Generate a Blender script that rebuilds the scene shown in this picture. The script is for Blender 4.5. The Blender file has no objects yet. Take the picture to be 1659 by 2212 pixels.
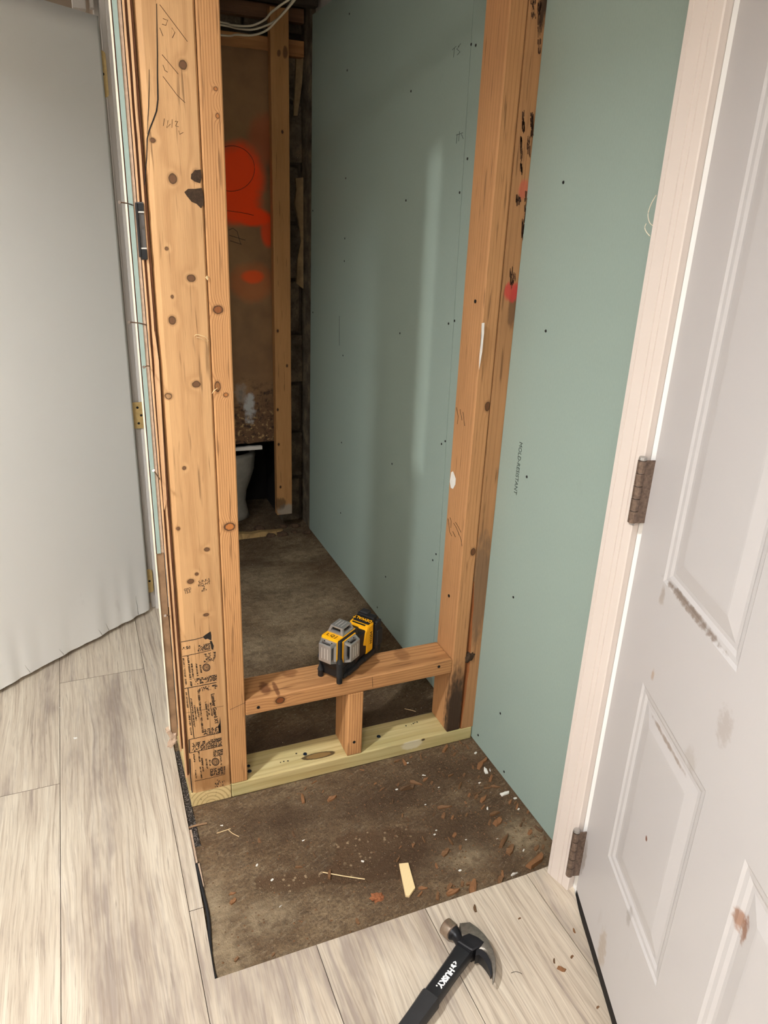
import bpy, bmesh, math, random
import numpy as np
from mathutils import Vector, Matrix, noise as mnoise

# ------------------------------------------------------------------ camera, light, exposure
scene = bpy.context.scene
col = scene.collection
IMG_W, IMG_H = 1659, 2212
F_PX = 1588.81
CAM = np.array([-0.8485, -1.3392, 1.2448])
YAW, PITCH, ROLL = 0.4046, -0.3786, 0.0428
_cy, _sy, _cp, _sp = math.cos(YAW), math.sin(YAW), math.cos(PITCH), math.sin(PITCH)
FWD = np.array([_sy*_cp, _cy*_cp, _sp])
_r0 = np.array([_cy, -_sy, 0.0])
_u0 = np.cross(_r0, FWD)
RIGHT = math.cos(ROLL)*_r0 + math.sin(ROLL)*_u0
UP = -math.sin(ROLL)*_r0 + math.cos(ROLL)*_u0

cam_data = bpy.data.cameras.new('camera')
cam_data.sensor_fit = 'HORIZONTAL'
cam_data.sensor_width = 36.0
cam_data.lens = 36.0*F_PX/IMG_W
cam_data.clip_start = 0.02
cam = bpy.data.objects.new('camera', cam_data)
col.objects.link(cam)
cam.matrix_world = Matrix(((RIGHT[0], UP[0], -FWD[0], CAM[0]), (RIGHT[1], UP[1], -FWD[1], CAM[1]),
                           (RIGHT[2], UP[2], -FWD[2], CAM[2]), (0, 0, 0, 1)))
scene.camera = cam

world = bpy.data.worlds.new('world')
world.use_nodes = True
world.node_tree.nodes['Background'].inputs[0].default_value = (0.75, 0.87, 1.0, 1)
world.node_tree.nodes['Background'].inputs[1].default_value = 0.3
scene.world = world

def lamp(name, kind, loc, energy, color, size=None, target=None, shape=None, size_y=None):
    d = bpy.data.lights.new(name, kind)
    d.energy = energy
    d.color = color
    if kind == 'AREA':
        d.size = size
        if shape: d.shape = shape
        if size_y: d.size_y = size_y
    elif kind == 'POINT':
        d.shadow_soft_size = size
    elif kind == 'SUN':
        d.angle = size
    o = bpy.data.objects.new(name, d)
    col.objects.link(o)
    o.location = loc
    if target is not None:
        o.rotation_euler = (Vector(target) - Vector(loc)).to_track_quat('-Z', 'Y').to_euler()
    return o

# bulb of the hall ceiling lamp, left of the framed post
hall_can = lamp('hall_recessed_can', 'AREA', (-1.50, -0.66, 2.03), 31, (0.98, 1.0, 1.0), 0.11, (-1.50, -0.66, 0), 'DISK')
hall_can.data.spread = math.radians(144)
# broad fill light added behind the photographer
lamp('hall_fill', 'AREA', (-1.55, -2.05, 2.03), 37, (1.0, 0.93, 0.86), 0.5, (-1.55, -2.05, 0), 'RECTANGLE', 0.5)
# daylight in the room behind the white door
lamp('room_daylight', 'AREA', (1.6, -1.0, 1.2), 600, (0.82, 0.94, 1.0), 1.0, (0.0, -0.6, 1.0), 'RECTANGLE', 1.4)
# low sun through a slot added in the hall's left wall
SUN_SLOPE = 0.80
lamp('sun', 'SUN', (-4, -5, 1), 3.2, (1.0, 0.96, 0.90), math.radians(0.9), (-4+SUN_SLOPE, -4, 1.0))

# fill light added to brighten the room beyond the slab door
lamp('far_room_fill', 'AREA', (-1.3, 1.6, 2.0), 6, (1.0, 0.92, 0.82), 0.4, (-1.3, 1.6, 0))

scene.view_settings.view_transform = 'Standard'
scene.view_settings.look = 'None'
scene.view_settings.gamma = 1.0
scene.view_settings.use_curve_mapping = False
scene.view_settings.exposure = 0.0

# ------------------------------------------------------------------ measuring helpers (photo point -> real place)
def ray(u, v):
    return FWD + RIGHT*(u-IMG_W/2)/F_PX + UP*(IMG_H/2-v)/F_PX
def on_x(u, v, x):
    d = ray(u, v); return CAM + d*(x-CAM[0])/d[0]
def on_y(u, v, y):
    d = ray(u, v); return CAM + d*(y-CAM[1])/d[1]
def on_z(u, v, z):
    d = ray(u, v); return CAM + d*(z-CAM[2])/d[2]

rng = random.Random(7)

# ------------------------------------------------------------------ node helper
def lin(c):
    return tuple((x/12.92 if x <= 0.04045 else ((x+0.055)/1.055)**2.4) for x in c)
def rgb(r, g, b):
    return lin((r/255, g/255, b/255)) + (1.0,)

class G:
    def __init__(self, name):
        self.m = bpy.data.materials.new(name)
        self.m.use_nodes = True
        self.t = self.m.node_tree
        self.n = self.t.nodes
        self.bsdf = self.n['Principled BSDF']
    def put(self, sock, val):
        if hasattr(val, 'is_output'):
            self.t.links.new(val, sock)
        elif val is not None:
            if sock.type == 'RGBA' and len(val) == 3: val = tuple(val) + (1.0,)
            sock.default_value = val
    def math(self, op, a, b=None, c=None, clamp=False):
        x = self.n.new('ShaderNodeMath'); x.operation = op; x.use_clamp = clamp
        self.put(x.inputs[0], a)
        if b is not None: self.put(x.inputs[1], b)
        if c is not None: self.put(x.inputs[2], c)
        return x.outputs[0]
    def add(self, a, b): return self.math('ADD', a, b)
    def sub(self, a, b): return self.math('SUBTRACT', a, b)
    def mul(self, a, b): return self.math('MULTIPLY', a, b)
    def mix(self, f, a, b, mode='MIX'):
        x = self.n.new('ShaderNodeMix'); x.data_type = 'RGBA'; x.blend_type = mode
        self.put(x.inputs[0], f); self.put(x.inputs[6], a); self.put(x.inputs[7], b)
        return x.outputs[2]
    def coord(self, kind='Object'):
        return self.n.new('ShaderNodeTexCoord').outputs[kind]
    def sep(self, v):
        x = self.n.new('ShaderNodeSeparateXYZ'); self.put(x.inputs[0], v); return x.outputs
    def comb(self, a, b, c):
        x = self.n.new('ShaderNodeCombineXYZ')
        self.put(x.inputs[0], a); self.put(x.inputs[1], b); self.put(x.inputs[2], c)
        return x.outputs[0]
    def noise(self, v, scale, detail=3.0, rough=0.55, dist=0.0):
        x = self.n.new('ShaderNodeTexNoise')
        self.put(x.inputs['Vector'], v)
        x.inputs['Scale'].default_value = scale; x.inputs['Detail'].default_value = detail
        x.inputs['Roughness'].default_value = rough; x.inputs['Distortion'].default_value = dist
        return x.outputs[0]
    def voro(self, v, scale, feature='F1'):
        x = self.n.new('ShaderNodeTexVoronoi'); x.feature = feature
        self.put(x.inputs['Vector'], v); x.inputs['Scale'].default_value = scale
        return x.outputs['Distance']
    def rng(self, v, a, b, c=0.0, d=1.0, smooth=False):
        x = self.n.new('ShaderNodeMapRange'); x.clamp = True
        if smooth: x.interpolation_type = 'SMOOTHSTEP'
        self.put(x.inputs[0], v)
        for i, k in enumerate((a, b, c, d)): self.put(x.inputs[i+1], k)
        return x.outputs[0]
    def ramp(self, f, stops):
        x = self.n.new('ShaderNodeValToRGB'); e = x.color_ramp.elements
        while len(e) < len(stops): e.new(0.5)
        for el, (p, c) in zip(e, stops):
            el.position = p; el.color = tuple(c)[:3] + (1.0,)
        self.put(x.inputs[0], f)
        return x.outputs[0]
    def attr(self, name):
        x = self.n.new('ShaderNodeAttribute'); x.attribute_name = name; return x.outputs['Fac']
    def rand(self):
        return self.n.new('ShaderNodeObjectInfo').outputs['Random']
    def bump(self, h, strength=0.3, dist=0.002):
        x = self.n.new('ShaderNodeBump'); x.inputs['Strength'].default_value = strength
        x.inputs['Distance'].default_value = dist; self.put(x.inputs['Height'], h)
        self.put(self.bsdf.inputs['Normal'], x.outputs[0])
    def done(self, color, rough=0.6, metal=0.0, spec=0.4):
        self.put(self.bsdf.inputs['Base Color'], color)
        self.put(self.bsdf.inputs['Roughness'], rough)
        self.put(self.bsdf.inputs['Metallic'], metal)
        self.put(self.bsdf.inputs['Specular IOR Level'], spec)
        return self.m

def plain(name, c, rough=0.5, metal=0.0, var=0.08, scale=60, bump=0.0, spec=0.4):
    g = G(name); v = g.coord()
    n = g.noise(v, scale, 4)
    k = g.rng(n, 0.25, 0.75, 1-var, 1+var)
    x = g.n.new('ShaderNodeVectorMath'); x.operation = 'SCALE'
    x.inputs[0].default_value = c[:3]; g.put(x.inputs['Scale'], k)
    if bump: g.bump(g.noise(v, scale*4, 4), bump, 0.001)
    return g.done(x.outputs[0], rough, metal, spec)

# knots: (x, y, z, rx, rz, colour)
def wood(name, light, dark, cx=0.0, cy=0.09, freq=170, warp=0.02, knots=(), contrast=0.55, stains=(), streak=0.5, rough=0.62, seed=0.0, tint=None):
    g = G(name)
    P = g.coord(); s = g.sep(P)
    x, y, z = s[0], s[1], s[2]
    low = g.noise(g.comb(g.add(x, seed), y, g.mul(z, 0.07)), 16, 3)
    r = g.math('SQRT', g.add(g.math('POWER', g.sub(x, cx), 2.0), g.math('POWER', g.sub(y, cy), 2.0)))
    r = g.add(r, g.mul(g.sub(low, 0.5), warp))
    es = []
    for (kx, ky, kz, rx, rz, c) in knots:
        dx = g.math('DIVIDE', g.sub(x, kx), rx); dz = g.math('DIVIDE', g.sub(z, kz), rz); dy = g.math('DIVIDE', g.sub(y, ky), 0.022)
        e = g.add(g.add(g.mul(dx, dx), g.mul(dz, dz)), g.mul(dy, dy))
        es.append((e, c))
        r = g.add(r, g.mul(g.math('POWER', 2.718, g.mul(e, -0.22)), 0.006))
    ring = g.math('SINE', g.mul(r, freq*6.2832))
    ring = g.rng(ring, -0.2, 1.0)
    ring = g.math('POWER', ring, 2.2)
    fib = g.noise(g.comb(g.add(x, seed), y, g.mul(z, 0.018)), 900, 3)
    str_ = g.noise(g.comb(g.add(x, seed+3), y, g.mul(z, 0.05)), 95, 4)
    base = g.mix(g.mul(ring, contrast), light, dark)
    base = g.mix(g.rng(str_, 0.52, 0.82, 0, streak), base, dark)
    big = g.noise(g.comb(g.add(x, seed), y, g.mul(z, 0.3)), 11, 3)
    base = g.mix(g.rng(big, 0.35, 0.75, 0, 0.3), base, tint or tuple(k*0.62 for k in dark[:3]))
    base = g.mix(g.rng(fib, 0.35, 0.7, 0.0, 0.34), base, tuple(min(1, k*1.35) for k in light[:3]))
    tick = g.noise(g.comb(g.add(x, seed+9), y, g.mul(z, 0.06)), 150, 2)
    base = g.mix(g.rng(tick, 0.63, 0.72, 0, 0.6), base, tuple(k*0.42 for k in dark[:3]))
    for e, c in es:
        wob = g.add(e, g.mul(g.sub(g.noise(P, 160, 3), 0.5), 0.7))
        base = g.mix(g.rng(wob, 2.6, 1.0, 0, 0.45, True), base, tuple(k*0.72 for k in dark[:3]))
        base = g.mix(g.rng(wob, 1.15, 0.85, 0, 0.92, True), base, tuple(k*0.22 for k in dark[:3]))
        base = g.mix(g.rng(wob, 0.72, 0.35, 0, 0.85, True), base, c)
    for (kx, ky, kz, rx, rz, c, amt) in stains:
        dx = g.math('DIVIDE', g.sub(x, kx), rx); dz = g.math('DIVIDE', g.sub(z, kz), rz); dy = g.math('DIVIDE', g.sub(y, ky), 0.03)
        e = g.add(g.add(g.mul(dx, dx), g.mul(dz, dz)), g.mul(dy, dy))
        e = g.add(e, g.mul(g.sub(g.noise(g.comb(x, y, g.mul(z, 0.35)), 120, 4), 0.5), 1.6))
        base = g.mix(g.rng(e, 1.2, 0.3, 0, amt, True), base, c)
    g.bump(g.add(g.mul(ring, 0.5), g.add(fib, str_)), 0.25, 0.0012)
    return g.done(base, rough, 0.0, 0.35)

# ------------------------------------------------------------------ mesh helpers
def link_mesh(name, bm, mat, parent=None, smooth=False, mats=None):
    me = bpy.data.meshes.new(name)
    bm.normal_update()
    bm.to_mesh(me); bm.free()
    for m in (mats or [mat]): me.materials.append(m)
    if smooth:
        for p in me.polygons: p.use_smooth = True
    o = bpy.data.objects.new(name, me)
    col.objects.link(o)
    if parent is not None: o.parent = parent
    return o

def box(bm, x0, x1, y0, y1, z0, z1, bevel=0.0, mi=0):
    vs = [bm.verts.new((x, y, z)) for z in (z0, z1) for y in (y0, y1) for x in (x0, x1)]
    fs = [bm.faces.new([vs[i] for i in q]) for q in ((0, 2, 3, 1), (4, 5, 7, 6), (0, 1, 5, 4), (1, 3, 7, 5), (3, 2, 6, 7), (2, 0, 4, 6))]
    for f in fs: f.material_index = mi
    if bevel:
        es = list({e for f in fs for e in f.edges})
        bmesh.ops.bevel(bm, geom=es, offset=bevel, segments=2, profile=0.5, affect='EDGES')
    return vs

def hull_box(bm, pts, bevel=0.0):
    """eight points: bottom ring of four, top ring of four"""
    vs = [bm.verts.new(p) for p in pts]
    fs = [bm.faces.new([vs[i] for i in q]) for q in ((3, 2, 1, 0), (4, 5, 6, 7), (0, 1, 5, 4), (1, 2, 6, 5), (2, 3, 7, 6), (3, 0, 4, 7))]
    if bevel:
        es = list({e for f in fs for e in f.edges})
        bmesh.ops.bevel(bm, geom=es, offset=bevel, segments=2, profile=0.5, affect='EDGES')
    return vs

def prism(bm, poly, z0, z1, frame=None):
    """extrude a 2-D polygon between z0 and z1; frame maps (a,b,c)->point"""
    fr = frame or (lambda a, b, c: (a, b, c))
    lo = [bm.verts.new(fr(a, b, z0)) for a, b in poly]
    hi = [bm.verts.new(fr(a, b, z1)) for a, b in poly]
    n = len(poly)
    bm.faces.new(lo[::-1]); bm.faces.new(hi)
    for i in range(n):
        bm.faces.new((lo[i], lo[(i+1) % n], hi[(i+1) % n], hi[i]))
    bmesh.ops.recalc_face_normals(bm, faces=bm.faces)
    return lo, hi

def tube(bm, pts, radii, seg=10, cap=True):
    pts = [Vector(p) for p in pts]
    if not hasattr(radii, '__len__'): radii = [radii]*len(pts)
    rings = []
    up = Vector((0, 0, 1))
    for i, p in enumerate(pts):
        d = (pts[min(i+1, len(pts)-1)] - pts[max(i-1, 0)]).normalized()
        a = d.cross(up)
        if a.length < 1e-3: a = d.cross(Vector((1, 0, 0)))
        a.normalize(); b = d.cross(a)
        rings.append([bm.verts.new(p + (a*math.cos(t*2*math.pi/seg) + b*math.sin(t*2*math.pi/seg))*radii[i]) for t in range(seg)])
    for r0, r1 in zip(rings, rings[1:]):
        for k in range(seg):
            bm.faces.new((r0[k], r0[(k+1) % seg], r1[(k+1) % seg], r1[k]))
    if cap:
        bm.faces.new(rings[0][::-1]); bm.faces.new(rings[-1])
    return rings

def smooth_path(ctrl, n=8):
    pts = [Vector(p) for p in ctrl]
    out = []
    for i in range(len(pts)-1):
        p0 = pts[max(i-1, 0)]; p1 = pts[i]; p2 = pts[i+1]; p3 = pts[min(i+2, len(pts)-1)]
        for k in range(n):
            t = k/n
            out.append(0.5*((2*p1) + (p2-p0)*t + (2*p0-5*p1+4*p2-p3)*t*t + (3*p1-p0-3*p2+p3)*t**3))
    out.append(pts[-1])
    return out

def empty(name, loc=(0, 0, 0), rot=(0, 0, 0)):
    o = bpy.data.objects.new(name, None)
    o.empty_display_size = 0.05
    col.objects.link(o)
    o.location = loc; o.rotation_euler = rot
    return o

def tag(o, label=None, cat=None, group=None, kind=None):
    if label: o['label'] = label
    if cat: o['category'] = cat
    if group: o['group'] = group
    if kind: o['kind'] = kind
    return o

def text_mesh(name, body, size, mat, parent=None, matrix=None, extrude=0.00015, align='CENTER', bold=0.0, xscale=1.0):
    c = bpy.data.curves.new('tmp_text', 'FONT')
    c.body = body; c.size = size; c.align_x = align; c.align_y = 'CENTER'; c.extrude = extrude; c.offset = bold
    c.resolution_u = 3
    t = bpy.data.objects.new('tmp_text', c)
    me = bpy.data.meshes.new_from_object(t)
    bpy.data.objects.remove(t); bpy.data.curves.remove(c)
    me.name = name
    if xscale != 1.0: me.transform(Matrix.Diagonal((xscale, 1, 1, 1)))
    if matrix is not None: me.transform(matrix)
    me.materials.clear(); me.materials.append(mat)
    o = bpy.data.objects.new(name, me); col.objects.link(o)
    if parent is not None: o.parent = parent
    return o

def basis(origin, ax, ay):
    ax = Vector(ax).normalized(); ay = Vector(ay).normalized(); az = ax.cross(ay)
    return Matrix(((ax.x, ay.x, az.x, origin[0]), (ax.y, ay.y, az.y, origin[1]), (ax.z, ay.z, az.z, origin[2]), (0, 0, 0, 1)))

def to_local(o, mesh_obj):
    """mesh_obj built in world coordinates becomes a child of o"""
    bpy.context.view_layer.update()
    mesh_obj.parent = o
    mesh_obj.matrix_parent_inverse = o.matrix_world.inverted()
    return mesh_obj

# ------------------------------------------------------------------ shared materials
WOOD_L, WOOD_D = rgb(204, 160, 108), rgb(160, 108, 62)
def white_paint(name, c, dirt=(), rough=0.42, clean=False):
    g = G(name); P = g.coord(); s = g.sep(P)
    base = g.mix(g.rng(g.noise(P, 2.2, 4), 0.3, 0.75, 0, 0.16), c, tuple(k*0.86 for k in c[:3]))
    sm = g.noise(g.comb(s[0], s[1], g.mul(s[2], 0.3)), 13, 5, 0.6)
    base = g.mix(g.rng(sm, 0.68, 0.85, 0, 0.3), base, rgb(150, 138, 126))
    for (px, pz, rx, rz, cc, amt) in dirt:
        dx = g.math('DIVIDE', g.sub(s[0], px), rx); dz = g.math('DIVIDE', g.sub(s[2], pz), rz)
        e = g.add(g.mul(dx, dx), g.mul(dz, dz))
        e = g.add(e, g.mul(g.sub(g.noise(P, 90, 4), 0.5), 2.4))
        base = g.mix(g.rng(e, 1.1, 0.1, 0, amt, True), base, cc)
    if clean: base = g.mix(g.rng(g.noise(P, 6, 3), 0.4, 0.8, 0, 0.12), c, rgb(196, 182, 168))
    else: g.bump(g.noise(P, 220, 3), 0.05, 0.001)
    return g.done(base, rough, 0.0, 0.4)

M = {}
M['print'] = plain('black_print', rgb(34, 28, 24), 0.7, var=0.25)
M['print_faint'] = plain('faint_print', rgb(84, 58, 36), 0.75, var=0.25)
M['grey_print'] = plain('grey_print', rgb(58, 70, 66), 0.8, var=0.1)
M['screw'] = plain('dark_screw', rgb(24, 24, 26), 0.5, 0.4)
M['nail'] = plain('nail_steel', rgb(120, 108, 98), 0.4, 0.7)
M['plastic'] = plain('black_plastic', rgb(24, 24, 26), 0.42, var=0.1, bump=0.05)
M['plastic_soft'] = plain('black_rubber', rgb(32, 32, 34), 0.6, var=0.1, bump=0.08)
M['yellow'] = plain('yellow_plastic', rgb(240, 172, 14), 0.38, var=0.04)
M['silver'] = plain('silver_metal', rgb(178, 176, 174), 0.34, 0.75, var=0.06)
M['groove'] = plain('bright_groove', rgb(232, 230, 226), 0.3, 0.5, var=0.03)
M['lens'] = plain('dark_lens', rgb(10, 10, 12), 0.12, spec=0.6)
M['brass'] = plain('worn_brass', rgb(196, 172, 118), 0.42, 0.55, var=0.2, scale=90)
M['rust'] = plain('rusty_hinge', rgb(128, 110, 98), 0.45, 0.65, var=0.45, scale=180)
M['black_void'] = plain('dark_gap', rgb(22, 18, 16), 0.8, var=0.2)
M['cable'] = plain('white_cable', rgb(190, 182, 160), 0.5, var=0.05)
M['white_wall'] = plain('white_wall_paint', rgb(206, 201, 194), 0.6, var=0.03, scale=8)
M['beige_wall'] = plain('beige_wall_paint', rgb(190, 176, 160), 0.7, var=0.04, scale=8)
M['crumb'] = plain('white_crumb', rgb(226, 224, 218), 0.8, var=0.06)
M['tar'] = None

def drywall_mat():
    g = G('green_drywall_paper'); P = g.coord(); s = g.sep(P)
    c = rgb(151, 169, 161)
    base = g.mix(g.rng(g.noise(P, 1.6, 4), 0.3, 0.75, 0, 0.2), c, rgb(142, 158, 150))
    fib = g.noise(g.comb(s[0], s[1], g.mul(s[2], 0.3)), 420, 3)
    base = g.mix(g.rng(fib, 0.3, 0.7, 0, 0.1), base, rgb(184, 202, 194))
    sm = g.noise(g.comb(s[0], s[1], g.mul(s[2], 0.6)), 9, 4)
    base = g.mix(g.rng(sm, 0.68, 0.8, 0, 0.22), base, rgb(110, 122, 112))
    g.bump(fib, 0.06, 0.0006)
    return g.done(base, 0.68, 0, 0.3)
M['green'] = drywall_mat()
M['gypsum'] = plain('dusty_gypsum_edge', rgb(186, 160, 138), 0.9, var=0.2, scale=120, bump=0.3)
M['old_board'] = plain('brown_old_board', rgb(142, 112, 84), 0.85, var=0.3, scale=30, bump=0.25)
M['red_gap'] = plain('red_brown_gap', rgb(122, 72, 54), 0.85, var=0.3)

def concrete_mat():
    g = G('stained_concrete'); P = g.coord(); s = g.sep(P)
    er = g.attr('erode')
    st = g.comb(s[0], g.mul(s[1], 1.8), s[2])
    n1 = g.noise(P, 5, 6, 0.62); n2 = g.noise(st, 22, 6, 0.65); n3 = g.noise(P, 160, 4, 0.6)
    base = g.ramp(n1, [(0.30, rgb(82, 64, 45)), (0.48, rgb(112, 91, 67)), (0.62, rgb(136, 116, 90)), (0.78, rgb(162, 145, 118))])
    base = g.mix(g.rng(n2, 0.45, 0.72, 0, 0.7), base, rgb(74, 56, 40))
    rust = g.noise(P, 3.4, 4)
    base = g.mix(g.rng(rust, 0.52, 0.72, 0, 0.5), base, rgb(112, 80, 50))
    base = g.mix(g.rng(n3, 0.42, 0.66, 0, 0.6), base, rgb(58, 45, 34))
    sc = g.noise(g.comb(g.add(g.mul(s[0], 0.25), g.mul(s[1], 0.12)), g.sub(s[1], g.mul(s[0], 0.45)), 0.0), 150, 4, 0.6)
    base = g.mix(g.rng(sc, 0.54, 0.70, 0, 0.35), base, rgb(164, 148, 124))
    base = g.mix(g.mul(er, 0.75), base, rgb(84, 62, 42))
    ag = g.voro(P, 95)
    agm = g.mul(g.rng(ag, 0.34, 0.22), g.rng(g.noise(P, 45, 2), 0.50, 0.58))
    base = g.mix(g.mul(agm, g.rng(er, 0, 1, 0.22, 0.8)), base, rgb(168, 146, 116))
    dark_patch = g.attr('dark_patch')
    base = g.mix(g.mul(dark_patch, 0.8), base, rgb(70, 52, 36))
    pale = g.attr('pale')  # pale concrete, plus the lit patch painted on the recess floor
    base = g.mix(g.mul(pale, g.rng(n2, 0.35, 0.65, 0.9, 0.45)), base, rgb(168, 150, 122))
    spk = g.noise(P, 420, 2)
    base = g.mix(g.rng(spk, 0.71, 0.76, 0, 0.7), base, rgb(196, 180, 156))
    g.bump(g.add(n3, g.add(g.mul(n2, 1.5), g.mul(g.noise(P, 380, 3), 0.6))), 0.8, 0.005)
    return g.done(base, g.rng(n2, 0.3, 0.7, 0.7, 0.9), 0, 0.3)
M['concrete'] = concrete_mat()

def vinyl_mat():
    g = G('limed_oak_plank'); P = g.coord(); r = g.rand()
    s = g.sep(P)
    x = g.add(s[0], g.mul(r, 7.3)); y = g.add(s[1], g.mul(r, 31.0))
    # soft knots bend the grain around them
    kv = g.comb(x, g.mul(y, 0.40), 0.0)
    kn = g.voro(kv, 3.0)
    bend = g.math('POWER', 2.718, g.mul(g.mul(kn, kn), -60.0))
    low = g.noise(g.comb(x, g.mul(y, 0.20), 0.0), 8, 3)
    xx = g.add(g.add(x, g.mul(g.sub(low, 0.5), 0.045)), g.mul(bend, 0.016))
    gv = g.comb(xx, g.mul(y, 0.035), 0.3)
    st = g.noise(gv, 85, 6, 0.66)
    fine = g.noise(g.comb(xx, g.mul(y, 0.022), 2.7), 330, 4, 0.6)
    pore = g.noise(g.comb(xx, g.mul(y, 0.05), 6.1), 210, 3, 0.6)
    blot = g.noise(g.comb(xx, g.mul(y, 0.20), 1.7), 9, 5, 0.62)
    ring = g.math('SINE', g.mul(xx, 480.0))
    ring = g.math('POWER', g.rng(ring, 0.0, 1.0), 2.5)
    mid = g.rng(g.noise(g.comb(x, g.mul(y, 0.35), 5.0), 7, 2), 0.46, 0.60)
    base = g.ramp(st, [(0.28, rgb(150, 136, 126)), (0.42, rgb(190, 176, 158)), (0.56, rgb(206, 194, 176)), (0.80, rgb(216, 206, 190))])
    base = g.mix(g.rng(g.add(blot, g.mul(g.sub(st, 0.5), 0.5)), 0.52, 0.66, 0, 0.72), base, rgb(134, 119, 112))
    base = g.mix(g.mul(g.mul(ring, mid), 0.40), base, rgb(138, 121, 106))
    base = g.mix(g.rng(fine, 0.48, 0.70, 0, 0.45), base, rgb(130, 114, 102))
    base = g.mix(g.rng(pore, 0.62, 0.72, 0, 0.5), base, rgb(108, 94, 84))
    ke = g.add(kn, g.mul(g.sub(g.noise(P, 70, 4), 0.5), 0.06))
    base = g.mix(g.rng(ke, 0.075, 0.02, 0, 0.75, True), base, rgb(104, 90, 82))
    g.bump(g.add(st, fine), 0.2, 0.0008)
    return g.done(base, g.rng(st, 0.3, 0.7, 0.40, 0.52), 0, 0.4)
M['vinyl'] = vinyl_mat()
M['vinyl_edge'] = plain('plank_core', rgb(96, 84, 72), 0.7)

def block_mat():
    g = G('old_concrete_block'); P = g.coord()
    n1 = g.noise(P, 14, 5); n2 = g.noise(P, 120, 4)
    base = g.ramp(n1, [(0.3, rgb(70, 62, 52)), (0.5, rgb(104, 94, 80)), (0.7, rgb(140, 126, 104))])
    base = g.mix(g.rng(n2, 0.5, 0.75, 0, 0.5), base, rgb(60, 52, 44))
    base = g.mix(g.rng(g.noise(P, 300, 2), 0.7, 0.76), base, rgb(190, 182, 168))
    g.bump(g.add(n1, n2), 0.7, 0.006)
    return g.done(base, 0.9, 0, 0.25)
M['block'] = block_mat()
M['mortar'] = plain('grey_mortar', rgb(86, 78, 68), 0.95, var=0.3, bump=0.5)
M['plaster'] = plain('old_tan_plaster', rgb(160, 138, 102), 0.9, var=0.25, scale=40, bump=0.4)
M['lumber_plain'] = wood('framing_lumber', rgb(186, 134, 84), rgb(140, 92, 52), 0.01, 0.10, 120, seed=1.3)
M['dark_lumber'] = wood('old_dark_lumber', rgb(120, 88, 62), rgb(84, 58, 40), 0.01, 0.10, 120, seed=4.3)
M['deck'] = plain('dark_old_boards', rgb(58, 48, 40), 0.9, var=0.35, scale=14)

# ------------------------------------------------------------------ FLOOR (concrete slab with spalled patches)
def poly_inside(px, py, poly):
    inside = np.zeros_like(px, dtype=bool)
    n = len(poly); j = n-1
    for i in range(n):
        xi, yi = poly[i]; xj, yj = poly[j]
        c = ((yi > py) != (yj > py)) & (px < (xj-xi)*(py-yi)/(yj-yi+1e-12)+xi)
        inside ^= c; j = i
    return inside

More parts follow.
